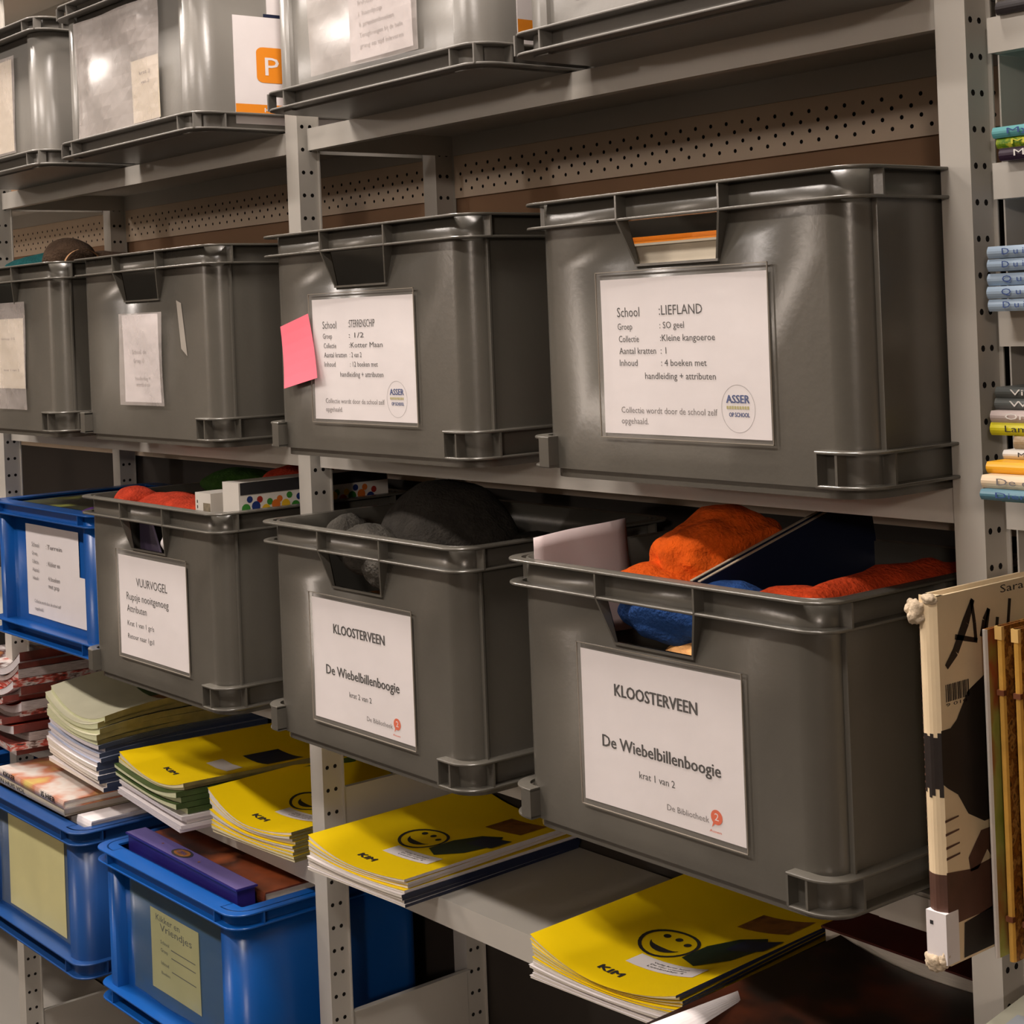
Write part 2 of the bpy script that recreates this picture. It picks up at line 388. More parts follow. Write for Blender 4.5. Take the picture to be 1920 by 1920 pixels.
def crate2_meshes(m, blue):
    f = .016; r = .030; fo = f*.6 if blue else .0115
    mb = MB(); arcs = rr(fo, W-fo, fo, D-f, r, 7)
    if True:
        f6 = fo; yi = .027 if blue else .0168; out = arcs[8:]+arcs[:8]+[(.052, f6), (.052, yi), (W-.052, yi), (W-.052, f6)]
    L = len(out)
    for z in (0, H2): mb.v += [(x, y, z) for x, y in out]
    for k in range(L):
        j = (k+1) % L; mb.f.append((k, j, L+j, L+k)); mb.m.append(0)
    mb.f.append(tuple(reversed(range(L)))); mb.m.append(0)
    body = mb.mesh('body', [m], .5)
    res = {'body': body}
    ln = lambda q: rr(q, W-q, q, D-q, max(RF-q, .004), 7); fi = .0165 if not blue else .0285
    for nm, za, zb in (('rim', H2-HB2, H2-TH/2), ('base_rim', .0035, .0235)):
        mb = MB(); mb.flange(ln, fi, za-TH/2, za+TH/2); mb.flange(ln, fi, zb-TH/2, zb+TH/2); t = .0011; fr = .0155 if not blue else .010
        for yf in (0.0006, D-fr-.0006):
            for x in ((.010, .052, W-.046, W-.012) if not blue else (.052, W-.052)): mb.box(x-t, x+t, yf+(.004 if x < .02 or x > W-.02 else 0), yf+fr, za, zb)
        for xf in (.0006, W-fr-.0006):
            for y in (.045, .156, D-.045): mb.box(xf, xf+fr, y-t, y+t, za, zb)
        if blue and nm == 'rim':                                # the label bay is closed above by the rim band
            mb.box(.052, W-.052, .010, .0115, za, zb)
        res[nm] = mb.mesh(nm, [m], .5)
    return res
M1 = {'body': crate1_body(), 'rim': crate1_rim(), 'handle_frame': crate1_frame()}
FOOT = [crate1_foot(False), crate1_foot(True)]
M2G = crate2_meshes(GRAYL, False); M2B = crate2_meshes(BLUE, True); M2D = crate2_meshes(BLUE2, True)
def crate(kind, label, x, y, z, rz, group):
    t = thing('storage_crate', label, 'crate', (x, y, z), rz, group)
    meshes = {'1': M1, 'g': M2G, 'b': M2B, 'd': M2D}[kind]
    for k, me in meshes.items():
        o = link(k, me, t)
        if k == 'body':
            md = o.modifiers.new('wall', 'SOLIDIFY'); md.thickness = .0026; md.offset = -1
    if kind == '1':
        for me in FOOT: link('corner_foot', me, t)
    return t
G1 = 'grey handled crates'; G2 = 'light grey crates on the top shelf'; G3_ = 'blue crates'
Z2, Z3, Z1, Z5 = -.0781, -.4211, .3245, -.89
E1 = crate('g', 'light grey crate at the far left of the top shelf, cut by the frame edge', .10, -.125, Z1, 0, G2)
D1 = crate('g', 'light grey top-shelf crate with a big shiny plastic pocket on its front', .563, -.119, Z1, 0, G2)
A1 = crate('g', 'light grey top-shelf crate in front of the middle post with a folded printed sheet', 1.128, -.112, Z1, 0, G2)
B1 = crate('g', 'light grey top-shelf crate nearest the right post, only its lower part in view', 1.572, -.100, Z1, 0, G2)
F2 = crate('1', 'grey crate at the far left of the second row with a cream card', .114, -.121, Z2, 0, G1)
C2 = crate('1', 'grey crate with a small crumpled grey label pocket, second row', .5528, -.1039, Z2, .0079, G1)
A2 = crate('1', 'grey crate with the STERRENSCHIP school label and a pink note', 1.0879, -.1033, Z2, -.0039, G1)
B2 = crate('1', 'grey crate with the LIEFLAND school label, beside the right post', 1.5898, -.1107, Z2, -.0121, G1)
C3 = crate('1', 'grey crate labelled VUURVOGEL holding a red toy and game boxes', .5486, -.1038, Z3, -.0028, G1)
A3 = crate('1', 'grey crate labelled KLOOSTERVEEN krat 2 van 2 with a dark plush toy', 1.0566, -.1013, Z3, -.0123, G1)
B3 = crate('1', 'grey crate labelled KLOOSTERVEEN krat 1 van 2 with orange and blue cloth', 1.5408, -.1097, Z3, -.0096, G1)
G3 = crate('b', 'bright blue crate with a torn white label sheet, at the left edge', .088, -.060, Z3, 0, G3_)
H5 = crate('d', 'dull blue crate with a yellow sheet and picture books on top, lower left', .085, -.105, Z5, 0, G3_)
I5 = crate('b', 'bright blue crate with a purple folder across its front, bottom row', .555, -.104, Z5, 0, G3_)
K5 = crate('b', 'blue crate left of the far-left post, only its corner in view', -.46, -.05, Z5, 0, G3_)
# ---------------------------------------------------------------- labels on the crates
def on_front(yl): return lambda u, v: (u, yl, v)
def sleeve(cr, x0, x1, z0, z1, m=FILM, yl=.0095, name='label_sleeve', wav=.0006, seal=True):
    mb = MB(); n = 9
    fy = lambda u, v: (u, yl-wav*math.sin(40*u+30*v)-wav, v)
    us = [x0+(x1-x0)*k/n for k in range(n+1)]; vs = [z0+(z1-z0)*k/n for k in range(n+1)]
    mb.grid(fy, us, vs)
    if seal:                                                    # raised welded edges of the pocket
        e = .0007
        for a, c, d, g in ((x0, x1, z0, z0+e), (x0, x1, z1-e, z1), (x0, x0+e, z0, z1), (x1-e, x1, z0, z1)): mb.box(a, c, yl-.0016, yl-.0004, d, g, 1)
    return mb.build(name, [m, SEAL], cr)
SEAL = mat('welded_sleeve_edge', (.26, .23, .19), .2)
def sheet_mb(x0, x1, z0, z1, yl, curl=.0006):
    mb = MB(); n = 8
    fn = lambda u, v: (u, yl-curl*(1+math.sin(21*u+17*v)), v)
    mb.grid(fn, [x0+(x1-x0)*k/n for k in range(n+1)], [z0+(z1-z0)*k/n for k in range(n+1)])
    fw = lambda u, v: (x0+u*(x1-x0), yl-curl*(1+math.sin(21*(x0+u*(x1-x0))+17*(z1-v*(z1-z0))))-.00025, z1-v*(z1-z0))
    return mb, fw
# text here is given in sheet fractions: u from the left, v from the top
def put(mb, fw, asp, s, u, v, h, m=1, w=None, bold=0): text(mb, s, u, -v, h, m, lambda a, c: fw(a, -c), w, bold) if w else text(mb, s, u, -v, h, m, lambda a, c: fw(u+(a-u)/asp, -c), None, bold)
def school_label(cr, x0, x1, z0, z1, lines, name='label_sheet', logo=True, sl=None):
    sl = sl or sleeve(cr, x0-.004, x1+.003, z0-.004, z1+.007)
    mb, fw = sheet_mb(x0, x1, z0, z1, .0108)
    for s, u, w, v, h, m in lines: put(mb, fw, 1, s, u, v, h, m, w)
    if logo:
        n = 40; pts = [(.82+.095*math.cos(2*math.pi*k/n), .82+.145*math.sin(2*math.pi*k/n)) for k in range(n+1)]
        for k in range(n):
            a, c = pts[k], pts[k+1]; s = .985
            q = [a, c, (.82+(c[0]-.82)*s, .82+(c[1]-.82)*s), (.82+(a[0]-.82)*s, .82+(a[1]-.82)*s)]
            mb.poly([fw(*p) for p in q], 2)
        put(mb, fw, 1, 'ASSER', .755, .785, .048, 3, .13, .002)
        for k in range(9): mb.poly([fw(.755+.0145*k, .822), fw(.755+.0145*k+.011, .822), fw(.755+.0145*k+.011, .803), fw(.755+.0145*k, .803)], 4)
        put(mb, fw, 1, 'OP SCHOOL', .768, .868, .026, 3, .115, .001)
    return mb.build(name, [PAPER, INK, INKG, INKB, INKO], sl)
def std_lines(school, groep, coll, aant, inh):
    return [('School', .105, .145, .245, .062, 1), (':'+school, .375, .262, .240, .062, 1), ('Groep', .105, .095, .328, .042, 1), (': '+groep, .375, .15, .325, .042, 1),
            ('Collectie', .11, .13, .408, .042, 1), (':'+coll, .375, .33, .405, .042, 1), ('Aantal kratten', .11, .235, .485, .042, 1), (': '+aant, .375, .035 if len(aant) < 3 else .12, .485, .042, 1),
            ('Inhoud', .11, .115, .562, .042, 1), (': '+inh, .375, .275, .562, .042, 1), ('handleiding + attributen', .27, .43, .645, .042, 1),
            ('Collectie wordt door de school zelf', .11, .59, .865, .040, 2), ('opgehaald.', .11, .17, .935, .040, 2)]
school_label(B2, .1085, .3125, .0445, .1835, std_lines('LIEFLAND', 'SO geel', 'Kleine kangoeroe', '1', '4 boeken met'))
school_label(A2, .1065, .3085, .0445, .1815, std_lines('STERRENSCHIP', '1/2', 'Kotter Maan', '2 van 2', '12 boeken met'))
def big_label(cr, k, x0, x1, z0, z1):
    sl = sleeve(cr, x0-.003, x1+.003, z0-.005, z1+.006)
    mb, fw = sheet_mb(x0, x1, z0, z1, .0108)
    put(mb, fw, 1, 'KLOOSTERVEEN', .225, .27, .078, 1, .52, .0025); put(mb, fw, 1, 'De Wiebelbillenboogie', .13, .62, .078, 1, .74, .002)
    put(mb, fw, 1, 'krat %d van 2' % k, .365, .765, .045, 1, .225); put(mb, fw, 1, 'De Bibliotheek', .535, .915, .038, 2, .255)
    n = 20; mb.poly([fw(.835+.034*math.cos(2*math.pi*q/n), .868+.046*math.sin(2*math.pi*q/n)) for q in range(n)], 3)
    mb.poly([fw(.815, .895), fw(.832, .90), fw(.805, .935)], 3)
    put(mb, fw, 1, '2', .823, .888, .045, 0, .024); put(mb, fw, 1, 'Assen', .79, .965, .016, 3, .07)
    mb.v = [(a, c-(.0002 if mm else 0), d) for (a, c, d), mm in zip(mb.v, [0]*len(mb.v))]
    return mb.build('label_sheet', [PAPER, INK, INKG, INKR], sl)
big_label(B3, 1, .1085, .3135, .0435, .1845); big_label(A3, 2, .1105, .3135, .0395, .179)
sl = sleeve(C3, .110, .3185, .040, .1925); mb, fw = sheet_mb(.1125, .3155, .0445, .184, .0108)
for s, u, w, v, h in (('VUURVOGEL', .27, .46, .29, .085), ('Rupsje nooitgenoeg', .11, .63, .44, .075), ('Attributen', .11, .30, .56, .07), ('Krat 1 van 1 gr/s', .11, .40, .70, .05), ('Retour naar 1gs1', .11, .39, .83, .05)):
    put(mb, fw, 1, s, u, v, h, 1, w)
mb.build('label_sheet', [PAPER, INK], sl)
# small crumpled pocket on C2
sl = sleeve(C2, .145, .272, .052, .178, FILM2, .0068, wav=.0012, seal=False)
mb, fw = sheet_mb(.149, .258, .056, .176, .0108, .0016)
put(mb, fw, 1, 'School  de', .25, .45, .05, 1, .4); put(mb, fw, 1, 'Groep 12', .28, .55, .05, 1, .3); put(mb, fw, 1, 'handleiding +', .30, .75, .045, 1, .42); put(mb, fw, 1, 'attributen', .32, .82, .045, 1, .38)
mb.build('label_sheet', [PAPER, INKG], sl)
mb = MB(); mb.poly([(.305, .0113, .192), (.318, .0113, .188), (.330, .0113, .118), (.314, .0113, .128)]); mb.build('sticker_residue', [mat('sticker_residue', (.34, .31, .27), .4, .1, 30)], C2)
# cream card on F2
sl = sleeve(F2, .188, .298, .040, .205, FILM2, .0085, wav=.0012, seal=False)
mb, fw = sheet_mb(.15, .288, .072, .180, .0108, .0008); put(mb, fw, 1, 'Groep 1/2', .36, .30, .03, 1, .4); put(mb, fw, 1, 'krat 1 van 2', .4, .75, .03, 1, .45)
mb.build('label_sheet', [PAPERC, INKG], sl)
# top row
sl = sleeve(E1, .15, .31, .030, .178, FILM2, .0118, wav=.001, seal=False)
mb, fw = sheet_mb(.16, .296, .034, .174, .0145); mb.build('label_sheet', [PAPERC], sl)
sl = sleeve(D1, .060, .310, .026, .190, FILM2, .0112, wav=.0022, seal=False)
mb, fw = sheet_mb(.222, .303, .030, .113, .0145, .001); put(mb, fw, 1, 'krat 2', .3, .25, .06, 1, .4); put(mb, fw, 1, 'van 2', .35, .4, .06, 1, .3); mb.build('label_sheet', [PAPERC, INKG], sl)
sl = sleeve(A1, .100, .310, .032, .180, FILM2, .0090, wav=.0012, seal=False)
mb, fw = sheet_mb(.174, .296, .038, .176, .0140, .002)
for q, s in enumerate(('Kinderboekenweek', 'Handleiding bij de koffer', 'Inhoud:', '1 handpop', '6 prentenboeken', 'Terugbrengen bij de balie', 'graag op tijd inleveren')):
    put(mb, fw, 1, s, .16, .40+.085*q, .036, 1, min(.7, .03*len(s)+.12))
mb.build('label_sheet', [PAPER, INKG], sl)
mb = MB(); mb.poly([(.088, .0150, .048), (.102, .0150, .050), (.102, .0150, .0475), (.088, .0150, .0455)]); mb.build('sticker_residue', [PAPER], B1)
# cards with an orange mark on the right flanks of two top crates
def side_card(cr, y0, y1, z0, z1):
    x = W-.0104; fn = lambda u, v: (x, y0+u*(y1-y0), z0+v*(z1-z0)); mb = MB()
    mb.box(W-.0114, x, y0, y1, z0, z1, 0); fo = lambda u, v: (x+.0004, y0+u*(y1-y0), z0+v*(z1-z0)); ft = lambda u, v: (x+.0007, y0+u*(y1-y0), z0+v*(z1-z0))
    q = rr(.155, .375, .39, .72, .05, 4)
    mb.poly([fo(*p) for p in q], 1); mb.poly([fo(0, .085), fo(1, .085), fo(1, .185), fo(0, .185)], 1)
    text(mb, 'P', .215, .46, .17, 2, ft, .10); text(mb, 'Kies je Pakket', .2, .115, .042, 2, ft, .5)
    return mb.build('side_card', [PAPER, ORANGE, PAPER], cr)
side_card(D1, .066, .276, .0095+.002, .151); side_card(A1, .062, .272, .0255, .167)
mb = MB(); mb.box(W-.0114, W-.0101, .117, .25, .1555, .200); mb.box(W-.0114, W-.0104, .112, .254, .1515, .1555, 1); mb.build('side_card', [PAPER, NAVY], D1)  # dark strip paints the shadow along the upper card's bottom edge
# blue crates
mb, fw = sheet_mb(.105, .310, .038, .190, .0262, .0005)
mb2 = MB(); n = 10
def torn(u, v): return (u, .0262-.0006*(1+math.sin(30*u)), v)
mb2.grid(torn, [.105+.205*k/n for k in range(n+1)], [.036+.15*k/n for k in range(n+1)], 0)
mb2.grid(lambda u, v: (u, .0262-.0012, v), [.310, .325, .342], [.036, .07, .116], 0)
for s, u, w, v, h in (('School', .12, .14, .24, .05), (':Terrein', .40, .30, .24, .05), ('Groep', .12, .1, .33, .04), ('Collectie', .12, .12, .42, .04), ('Aantal', .12, .12, .51, .04), (': Kikker en', .40, .25, .42, .05), ('4 boeken', .42, .22, .58, .05), ('met pop', .42, .2, .66, .05), ('Inhoud', .12, .1, .6, .04), ('Collectie wordt door de school zelf', .14, .5, .85, .035), ('opgehaald', .14, .16, .93, .035)):
    text(mb2, s, u, -v, h, 1, lambda a, c: (.105+a*.205, .0262-.0016, .186+c*.15), w)
mb2.build('label_sheet', [PAPER, INKG], G3)
sl = sleeve(H5, .060, .345, .030, .192, FILM3, .0258, wav=.0008, seal=False); mb, fw = sheet_mb(.095, .315, .034, .188, .0266, .0004); mb.build('label_sheet', [PAPERY], sl)
sl = sleeve(I5, .075, .345, .030, .192, FILM4, .0258, wav=.0014, seal=False); mb, fw = sheet_mb(.130, .272, .046, .158, .0266, .0005)
for s, u, w, v, h in (('Kikker en', .12, .5, .13, .08), ('Vriendjes', .2, .66, .24, .09), ('School', .2, .18, .40, .045), ('Groep', .2, .15, .50, .045), ('Inhoud', .2, .16, .66, .045), ('Boeken', .2, .18, .78, .04)): put(mb, fw, 1, s, u, v, h, 1, w)
for v in (.42, .52, .69): mb.poly([fw(.42, v), fw(.92, v), fw(.92, v-.012), fw(.42, v-.012)], 1)
mb.build('label_sheet', [PAPERY, INKG], sl)
sl = sleeve(K5, .30, .36, .03, .19, FILM3, .0258, seal=False)
# pink note
note = MB(); P = [(1.128, .074), (1.190, .088), (1.214, .014), (1.141, .001)]
def nfn(u, v):
    a = [P[0][k]*(1-u)+P[1][k]*u for k in (0, 1)]; c = [P[3][k]*(1-u)+P[2][k]*u for k in (0, 1)]
    return (a[0]*(1-v)+c[0]*v, -.0955-.006*v*v-.0008, a[1]*(1-v)+c[1]*v)
k8 = [q/6 for q in range(7)]; note.grid(nfn, k8, k8[::-1])
o = note.build('sticky_note', [PINK]); md = o.modifiers.new('t', 'SOLIDIFY'); md.thickness = .0003
tag(o, 'pink square sticky note stuck beside the STERRENSCHIP label', 'note')
# ---------------------------------------------------------------- books and booklets
def hard_book(name, label, cat, loc, rz, w, d, t, mc, mp, group=None, rot=None, spine='y0', title=None, tm=None, tw=None, cov=.0022, deco=None):
    """lying book: w along x, d along y, t thick; spine side 'y0' (front), 'x0' or none"""
    r = thing(name, label, cat, loc, rz, group)
    if rot: r.rotation_euler = rot
    mb = MB(); mb.box(0, w, 0, d, 0, cov); mb.box(0, w, 0, d, t-cov, t)
    if spine == 'y0':
        n = 5                                                  # slightly rounded spine
        arc = [(-.0022*math.sin(math.pi*k/n), t*k/n) for k in range(n+1)]
        for k in range(n): mb.poly([(0, arc[k][0], arc[k][1]), (w, arc[k][0], arc[k][1]), (w, arc[k+1][0], arc[k+1][1]), (0, arc[k+1][0], arc[k+1][1])])
        for x in (0, w): mb.poly([(x, a, c) for a, c in (arc if x else arc[::-1])])
    elif spine == 'x0': mb.box(-.0015, .0005, 0, d, 0, t)
    cm = [mc]
    if title:
        h = min(.0075, t*.52); text(mb, title, .014, t*.30, h, 1, lambda a, c: (a, -.0030, c), tw); cm.append(tm or INK)
    if deco: deco(mb, cm)
    mb.build('cover', cm, r)
    e = .003; mb = MB(); mb.box(.0005 if spine == 'x0' else e, w-e, .0005 if spine == 'y0' else e, d-e, cov, t-cov); mb.build('pages', [mp], r)
    return r
ORD = ['topmost', 'second', 'third', 'fourth', 'fifth', 'sixth', 'seventh', 'eighth', 'ninth', 'tenth', 'eleventh', 'twelfth', 'thirteenth', 'fourteenth', 'fifteenth', 'sixteenth', 'seventeenth', 'eighteenth']
def pile(loc, rz, w, d, layers, where, group, n=14, nm='booklet', droop=0.):
    """layers from the bottom: (words, cover, pages, thickness left / middle / right, dx, dy, drot, deco, fold material)"""
    z3 = [0., 0., 0.]; N = len(layers)
    for idx, L in enumerate(layers):
        words, mc, mp, th3, dx, dy, dr, deco, fold = L
        zA = list(z3); z3 = [z3[q]+th3[q] for q in range(3)]; zB = list(z3)
        us = [k/n for k in range(n+1)]; fr = idx/max(1, N-1)
        def hgt(u, z): return z[1]+(z[0]-z[1])*max(0, 1-u/.5)**2+(z[2]-z[1])*max(0, (u-.5)/.5)**2
        def bend(v): return -droop*fr*max(0, 1-v*2.2)**2
        lo = lambda u, v: (u*w, v*d, hgt(u, zA)+bend(v)); hi = lambda u, v: (u*w, v*d, hgt(u, zB)+bend(v))
        c = .00035; up = lambda p, k: (p[0], p[1], p[2]+k)
        r = thing(nm, '%s %s in the pile %s' % (ORD[N-1-idx], words, where), 'booklet', (loc[0]+dx, loc[1]+dy, loc[2]), rz+dr, group)
        vs = [0, .08, .16, .25, .35, .5, 1]; g = .0007                # thin shadow gap under every booklet
        pl = lambda u, v: up(lo(.004+u*.992, .002+v*.99), g); ph = lambda u, v: up(hi(.004+u*.992, .002+v*.99), -c)
        pg = MB()
        for a, q in ((lambda t_: pl(t_, 0), lambda t_: ph(t_, 0)), (lambda t_: pl(1-t_, 1), lambda t_: ph(1-t_, 1))): pg.grid(lambda t_, s_: a(t_) if s_ == 0 else q(t_), us, [0, 1])
        pg.grid(lambda t_, s_: (pl if s_ == 0 else ph)(0, 1-t_), vs, [0, 1]); pg.grid(lambda u, v: pl(u, 1-v), us, vs)
        pg.build('pages', [mp], r)
        cv = MB(); cv.grid(hi, us, vs)
        cv.grid(lambda t_, s_: up(hi(t_, 0), -c) if s_ == 0 else hi(t_, 0), us, [0, 1]); cv.grid(lambda t_, s_: up(hi(0, 1-t_), -c) if s_ == 0 else hi(0, 1-t_), vs, [0, 1])
        cv.grid(lambda t_, s_: up(lo(1, t_), g) if s_ == 0 else hi(1, t_), vs, [0, 1], 1)          # folded spine on the right
        cm = [mc, fold or mc]
        if deco: deco(cv, cm, lambda u, v: up(hi(u, v), .0005))
        cv.build('cover', cm, r, .6)
def disc(mb, m, f, cu, cv, ru, rv, n=16, r0=0.):
    if r0:
        for k in range(n):
            a, c = 2*math.pi*k/n, 2*math.pi*(k+1)/n
            mb.poly([f(cu+ru*math.cos(a), cv+rv*math.sin(a)), f(cu+ru*math.cos(c), cv+rv*math.sin(c)), f(cu+r0*ru*math.cos(c), cv+r0*rv*math.sin(c)), f(cu+r0*ru*math.cos(a), cv+r0*rv*math.sin(a))], m)
    else: mb.poly([f(cu+ru*math.cos(2*math.pi*k/n), cv+rv*math.sin(2*math.pi*k/n)) for k in range(n)], m)
GREENP = mat('dark_green_print', (.012, .03, .018), .5); BLUEP = mat('dark_blue_print', (.01, .018, .06), .5); BROWNP = ramp_mat('brown_print', [(.16, .06, .01), (.30, .12, .02), (.10, .03, .01)], 40)
def smiley(mb, cm, f):
    cm += [INK, PAPER, GREENP, BLUEP, BROWNP]
    cu, cv = .42, .42; ru, rv = .16, .12
    disc(mb, 2, f, cu, cv, ru, rv, 28, .88)
    for a, b in ((-.07, .045), (.0, .055), (.075, .04)): disc(mb, 2, f, cu+a, cv+b, .02, .016, 10)
    n = 10
    for k in range(n):
        a, c = math.pi*(1.12+.76*k/n), math.pi*(1.12+.76*(k+1)/n)
        t0, t1 = .25+.55*math.sin(math.pi*k/n), .25+.55*math.sin(math.pi*(k+1)/n)
        mb.poly([f(cu+.10*math.cos(a), cv+.075*math.sin(a)), f(cu+.10*math.cos(c), cv+.075*math.sin(c)), f(cu+.10*math.cos(c), cv+.075*math.sin(c)*(1-.6*t1)), f(cu+.10*math.cos(a), cv+.075*math.sin(a)*(1-.6*t0))], 2)
    g2 = lambda u, v: (lambda p: (p[0], p[1], p[2]+.0004))(f(u, v))
    pts = [(.58, .36), (.72, .31), (.86, .40), (.92, .55), (.80, .66), (.66, .62), (.58, .50)]
    c = (.75, .48)
    for k in range(len(pts)):
        a, q = pts[k], pts[(k+1) % len(pts)]
        for s in range(3):
            l0, l1 = s/3, (s+1)/3; P_ = lambda p, l: (c[0]+(p[0]-c[0])*l, c[1]+(p[1]-c[1])*l)
            mb.poly([f(*P_(a, l0)), f(*P_(a, l1)), f(*P_(q, l1)), f(*P_(q, l0))], 4)
    for k in range(5): mb.poly([g2(.70+.05*k, .50), g2(.75+.05*k, .50), g2(.75+.05*k, .62), g2(.70+.05*k, .62)], 5)
    for k in range(5): mb.poly([f(.52+.07*k, .72), f(.59+.07*k, .72), f(.59+.07*k, .88), f(.52+.07*k, .88)], 6)
    for k in range(6): mb.poly([f(.40+.075*k, .20), f(.475+.075*k, .20), f(.475+.075*k, .29), f(.40+.075*k, .29)], 3)
    for s, v in (('Veilig leren lezen', .256), ('De vier vrienden', .238), ('Leesboekje 4', .22)): text(mb, s, .52, v, .011, 2, lambda a, q: g2(a, q), .24)
    text(mb, 'KIM', .36, .085, .034, 2, lambda a, q: f(a, q), .15, .004)
def lay(words, mc, mp, th3, n, jit=.004, deco=None, rj=.02, fold=None):
    th3 = [t/n for t in th3]
    return [(words, mc, mp, th3, random.uniform(-jit, jit), random.uniform(-jit, jit), random.uniform(-rj, rj), deco if k == n-1 else None, fold) for k in range(n)]
Z4, Z4L = -.5993, -.622
YW = 'yellow-covered booklet'; WW = 'white booklet'
GREEN = mat('green_cover', (.045, .085, .02), .45, .3, 20); PALE = mat('pale_cover', (.62, .60, .44), .5, .06, 20); LILAC = mat('pale_blue_cover', (.36, .40, .52), .5, .1, 20); DULL = mat('dark_blue_cover', (.03, .045, .09), .5)
PAGESG = mat('greenish_page_edges', (.58, .60, .38), .8, .12, 60, stretch=(1, 1, 30)); PAGESL = mat('lilac_page_edges', (.62, .58, .60), .8, .1, 60, stretch=(1, 1, 30)); OLIVE = mat('olive_fold', (.20, .17, .06), .6, .2, 60)
pile((1.062, -.046, Z4), .045, .195, .28, lay('white-edged booklet', PAPER, PAGES, (.018, .014, .017), 4, .003, fold=NAVY)+lay(YW, YELLOW, PAGES, (.025, .012, .016), 4, .002, smiley, fold=PAGESL), 'just right of the lower middle post', 'booklets behind the middle post')
pile((1.510, -.060, Z4), .075, .198, .28, lay('white-edged booklet', PAPER, PAGES, (.018, .012, .018), 5, .003, fold=NAVY)+lay(YW, YELLOW, PAGESY, (.027, .009, .020), 6, .002, smiley, fold=NAVY), 'under the krat 1 KLOOSTERVEEN crate', 'booklets in the right pile')
pile((.772, -.024, Z4L), .06, .196, .28, lay(YW, YELLOW, PAGESY, (.018, .011, .014), 3, .003, fold=OLIVE)+lay(YW, YELLOW, PAGES, (.044, .018, .026), 6, .002, smiley, fold=OLIVE), 'left of the middle post', 'booklets left of the middle post')
def plain_yellow(mb, cm, f):
    cm += [BLUEP, PAPER, INK]; mb.poly([f(.42, .34), f(.57, .34), f(.55, .44), f(.40, .44)], 3); mb.poly([f(.57, .34), f(.72, .34), f(.70, .44), f(.55, .44)], 3)
    text(mb, 'KIM', .36, .12, .03, 4, f, .16, .004)
    for k in range(5):
        for q in range(3): mb.poly([f(.42+.07*k, .55+.07*q), f(.49+.07*k, .55+.07*q), f(.49+.07*k, .62+.07*q), f(.42+.07*k, .62+.07*q)], 2)
pile((.500, -.030, Z4L), -.10, .250, .28, lay(WW, PAPER, PAGESL, (.022, .022, .024), 4)+lay('green-covered booklet', GREEN, PAGESG, (.024, .020, .034), 4, .006)+lay(YW, YELLOW, PAGESY, (.018, .008, .012), 2, .010, plain_yellow, fold=OLIVE), 'between the pale-topped pile and the yellow pile', 'green and yellow booklets')
def dark_picture(mb, cm, f):
    cm += [GREEN, BROWNP]
    for k in range(5):
        for q in range(4): mb.poly([f(.30+.12*k, .42+.12*q), f(.42+.12*k, .42+.12*q), f(.42+.12*k, .54+.12*q), f(.30+.12*k, .54+.12*q)], 2 if (k < 2 or q > 2) else 3)
pile((.235, -.025, Z4L), -.09, .245, .28, lay('white booklet with blue fold', PAPER, PAGES, (.044, .040, .044), 6, fold=DULL)+lay('pale blue booklet', LILAC, PAGESL, (.038, .034, .036), 5, fold=DULL)+lay('cream-covered booklet', PALE, PAGESG, (.052, .034, .048), 5, .005, dark_picture, fold=OLIVE), 'beside the red magazines', 'cream and blue booklets', droop=.012)
RED = mat('red_cover', (.50, .045, .02), .4, .25, 25); RED2 = mat('dark_red_print', (.12, .02, .015), .4, .4, 30); PHOTO = ramp_mat('magazine_print', [(.45, .06, .03), (.75, .70, .68), (.07, .02, .02), (.5, .2, .06)], 22, .35)
PGR = mat('grey_page_edges', (.34, .29, .28), .7, .5, 60, stretch=(1, 1, 40)); PGD = ramp_mat('printed_page_edges', [(.04, .02, .02), (.40, .05, .03), (.55, .50, .48), (.10, .05, .04)], 60, .5, (.4, 1, 3))
ml = []
for k in range(13):
    t = random.uniform(.7, 1.3)
    ml += lay('red magazine' if k % 3 else 'dark magazine', (RED, RED2, PHOTO)[k % 3 if k != 12 else 2], (PAGESL, PGD, PGR)[k % 3], (.0105*t, .0095*t, .0125*t), 1, .012, None, .07, (RED2, PGD, PGR, RED2)[k % 4])
pile((-.060, -.035, Z4L), -.09, .232, .27, ml, 'by the far-left post', 'red magazines', nm='magazine')
# magazines on the right end of the fourth shelf
MAGC = ramp_mat('dark_magazine_print', [(.012, .008, .008), (.02, .012, .01), (.10, .025, .012)], 14, .35); DRED = mat('dark_red_cover', (.07, .008, .006), .45, .2, 10)
pile((1.745, -.125, Z4), .02, .215, .28, [('white magazine', PAPER, PAGES, (.0075, .005, .006), -.030+.010*k, -.004*k, -.10+.03*k, None, None) for k in range(3)]+lay('dark magazine', MAGC, PAGES, (.0235, .015, .018), 3, .003), 'at the bottom right', 'dark magazines', nm='magazine')
mb = MB()
def leaf(u, v): return (1.756+u*(.003+.034*(1-v)), -.130+.112*v, Z4+.0475-.010*u+.014*math.sin(math.pi*(.1+.55*u))*(1-.8*v))
mb.grid(leaf, [k/8 for k in range(9)], [k/6 for k in range(7)]); o = mb.build('loose_leaf', [PAPER]); md = o.modifiers.new('t', 'SOLIDIFY'); md.thickness = .0006
tag(o, 'curled white page lifting from the dark magazines at the right', 'paper')
hard_book('book', 'dark red book lying behind the dark magazines under the right crate', 'book', (1.70, .165, Z4), -.02, .24, .07, .045, DRED, PAGES, spine=None)
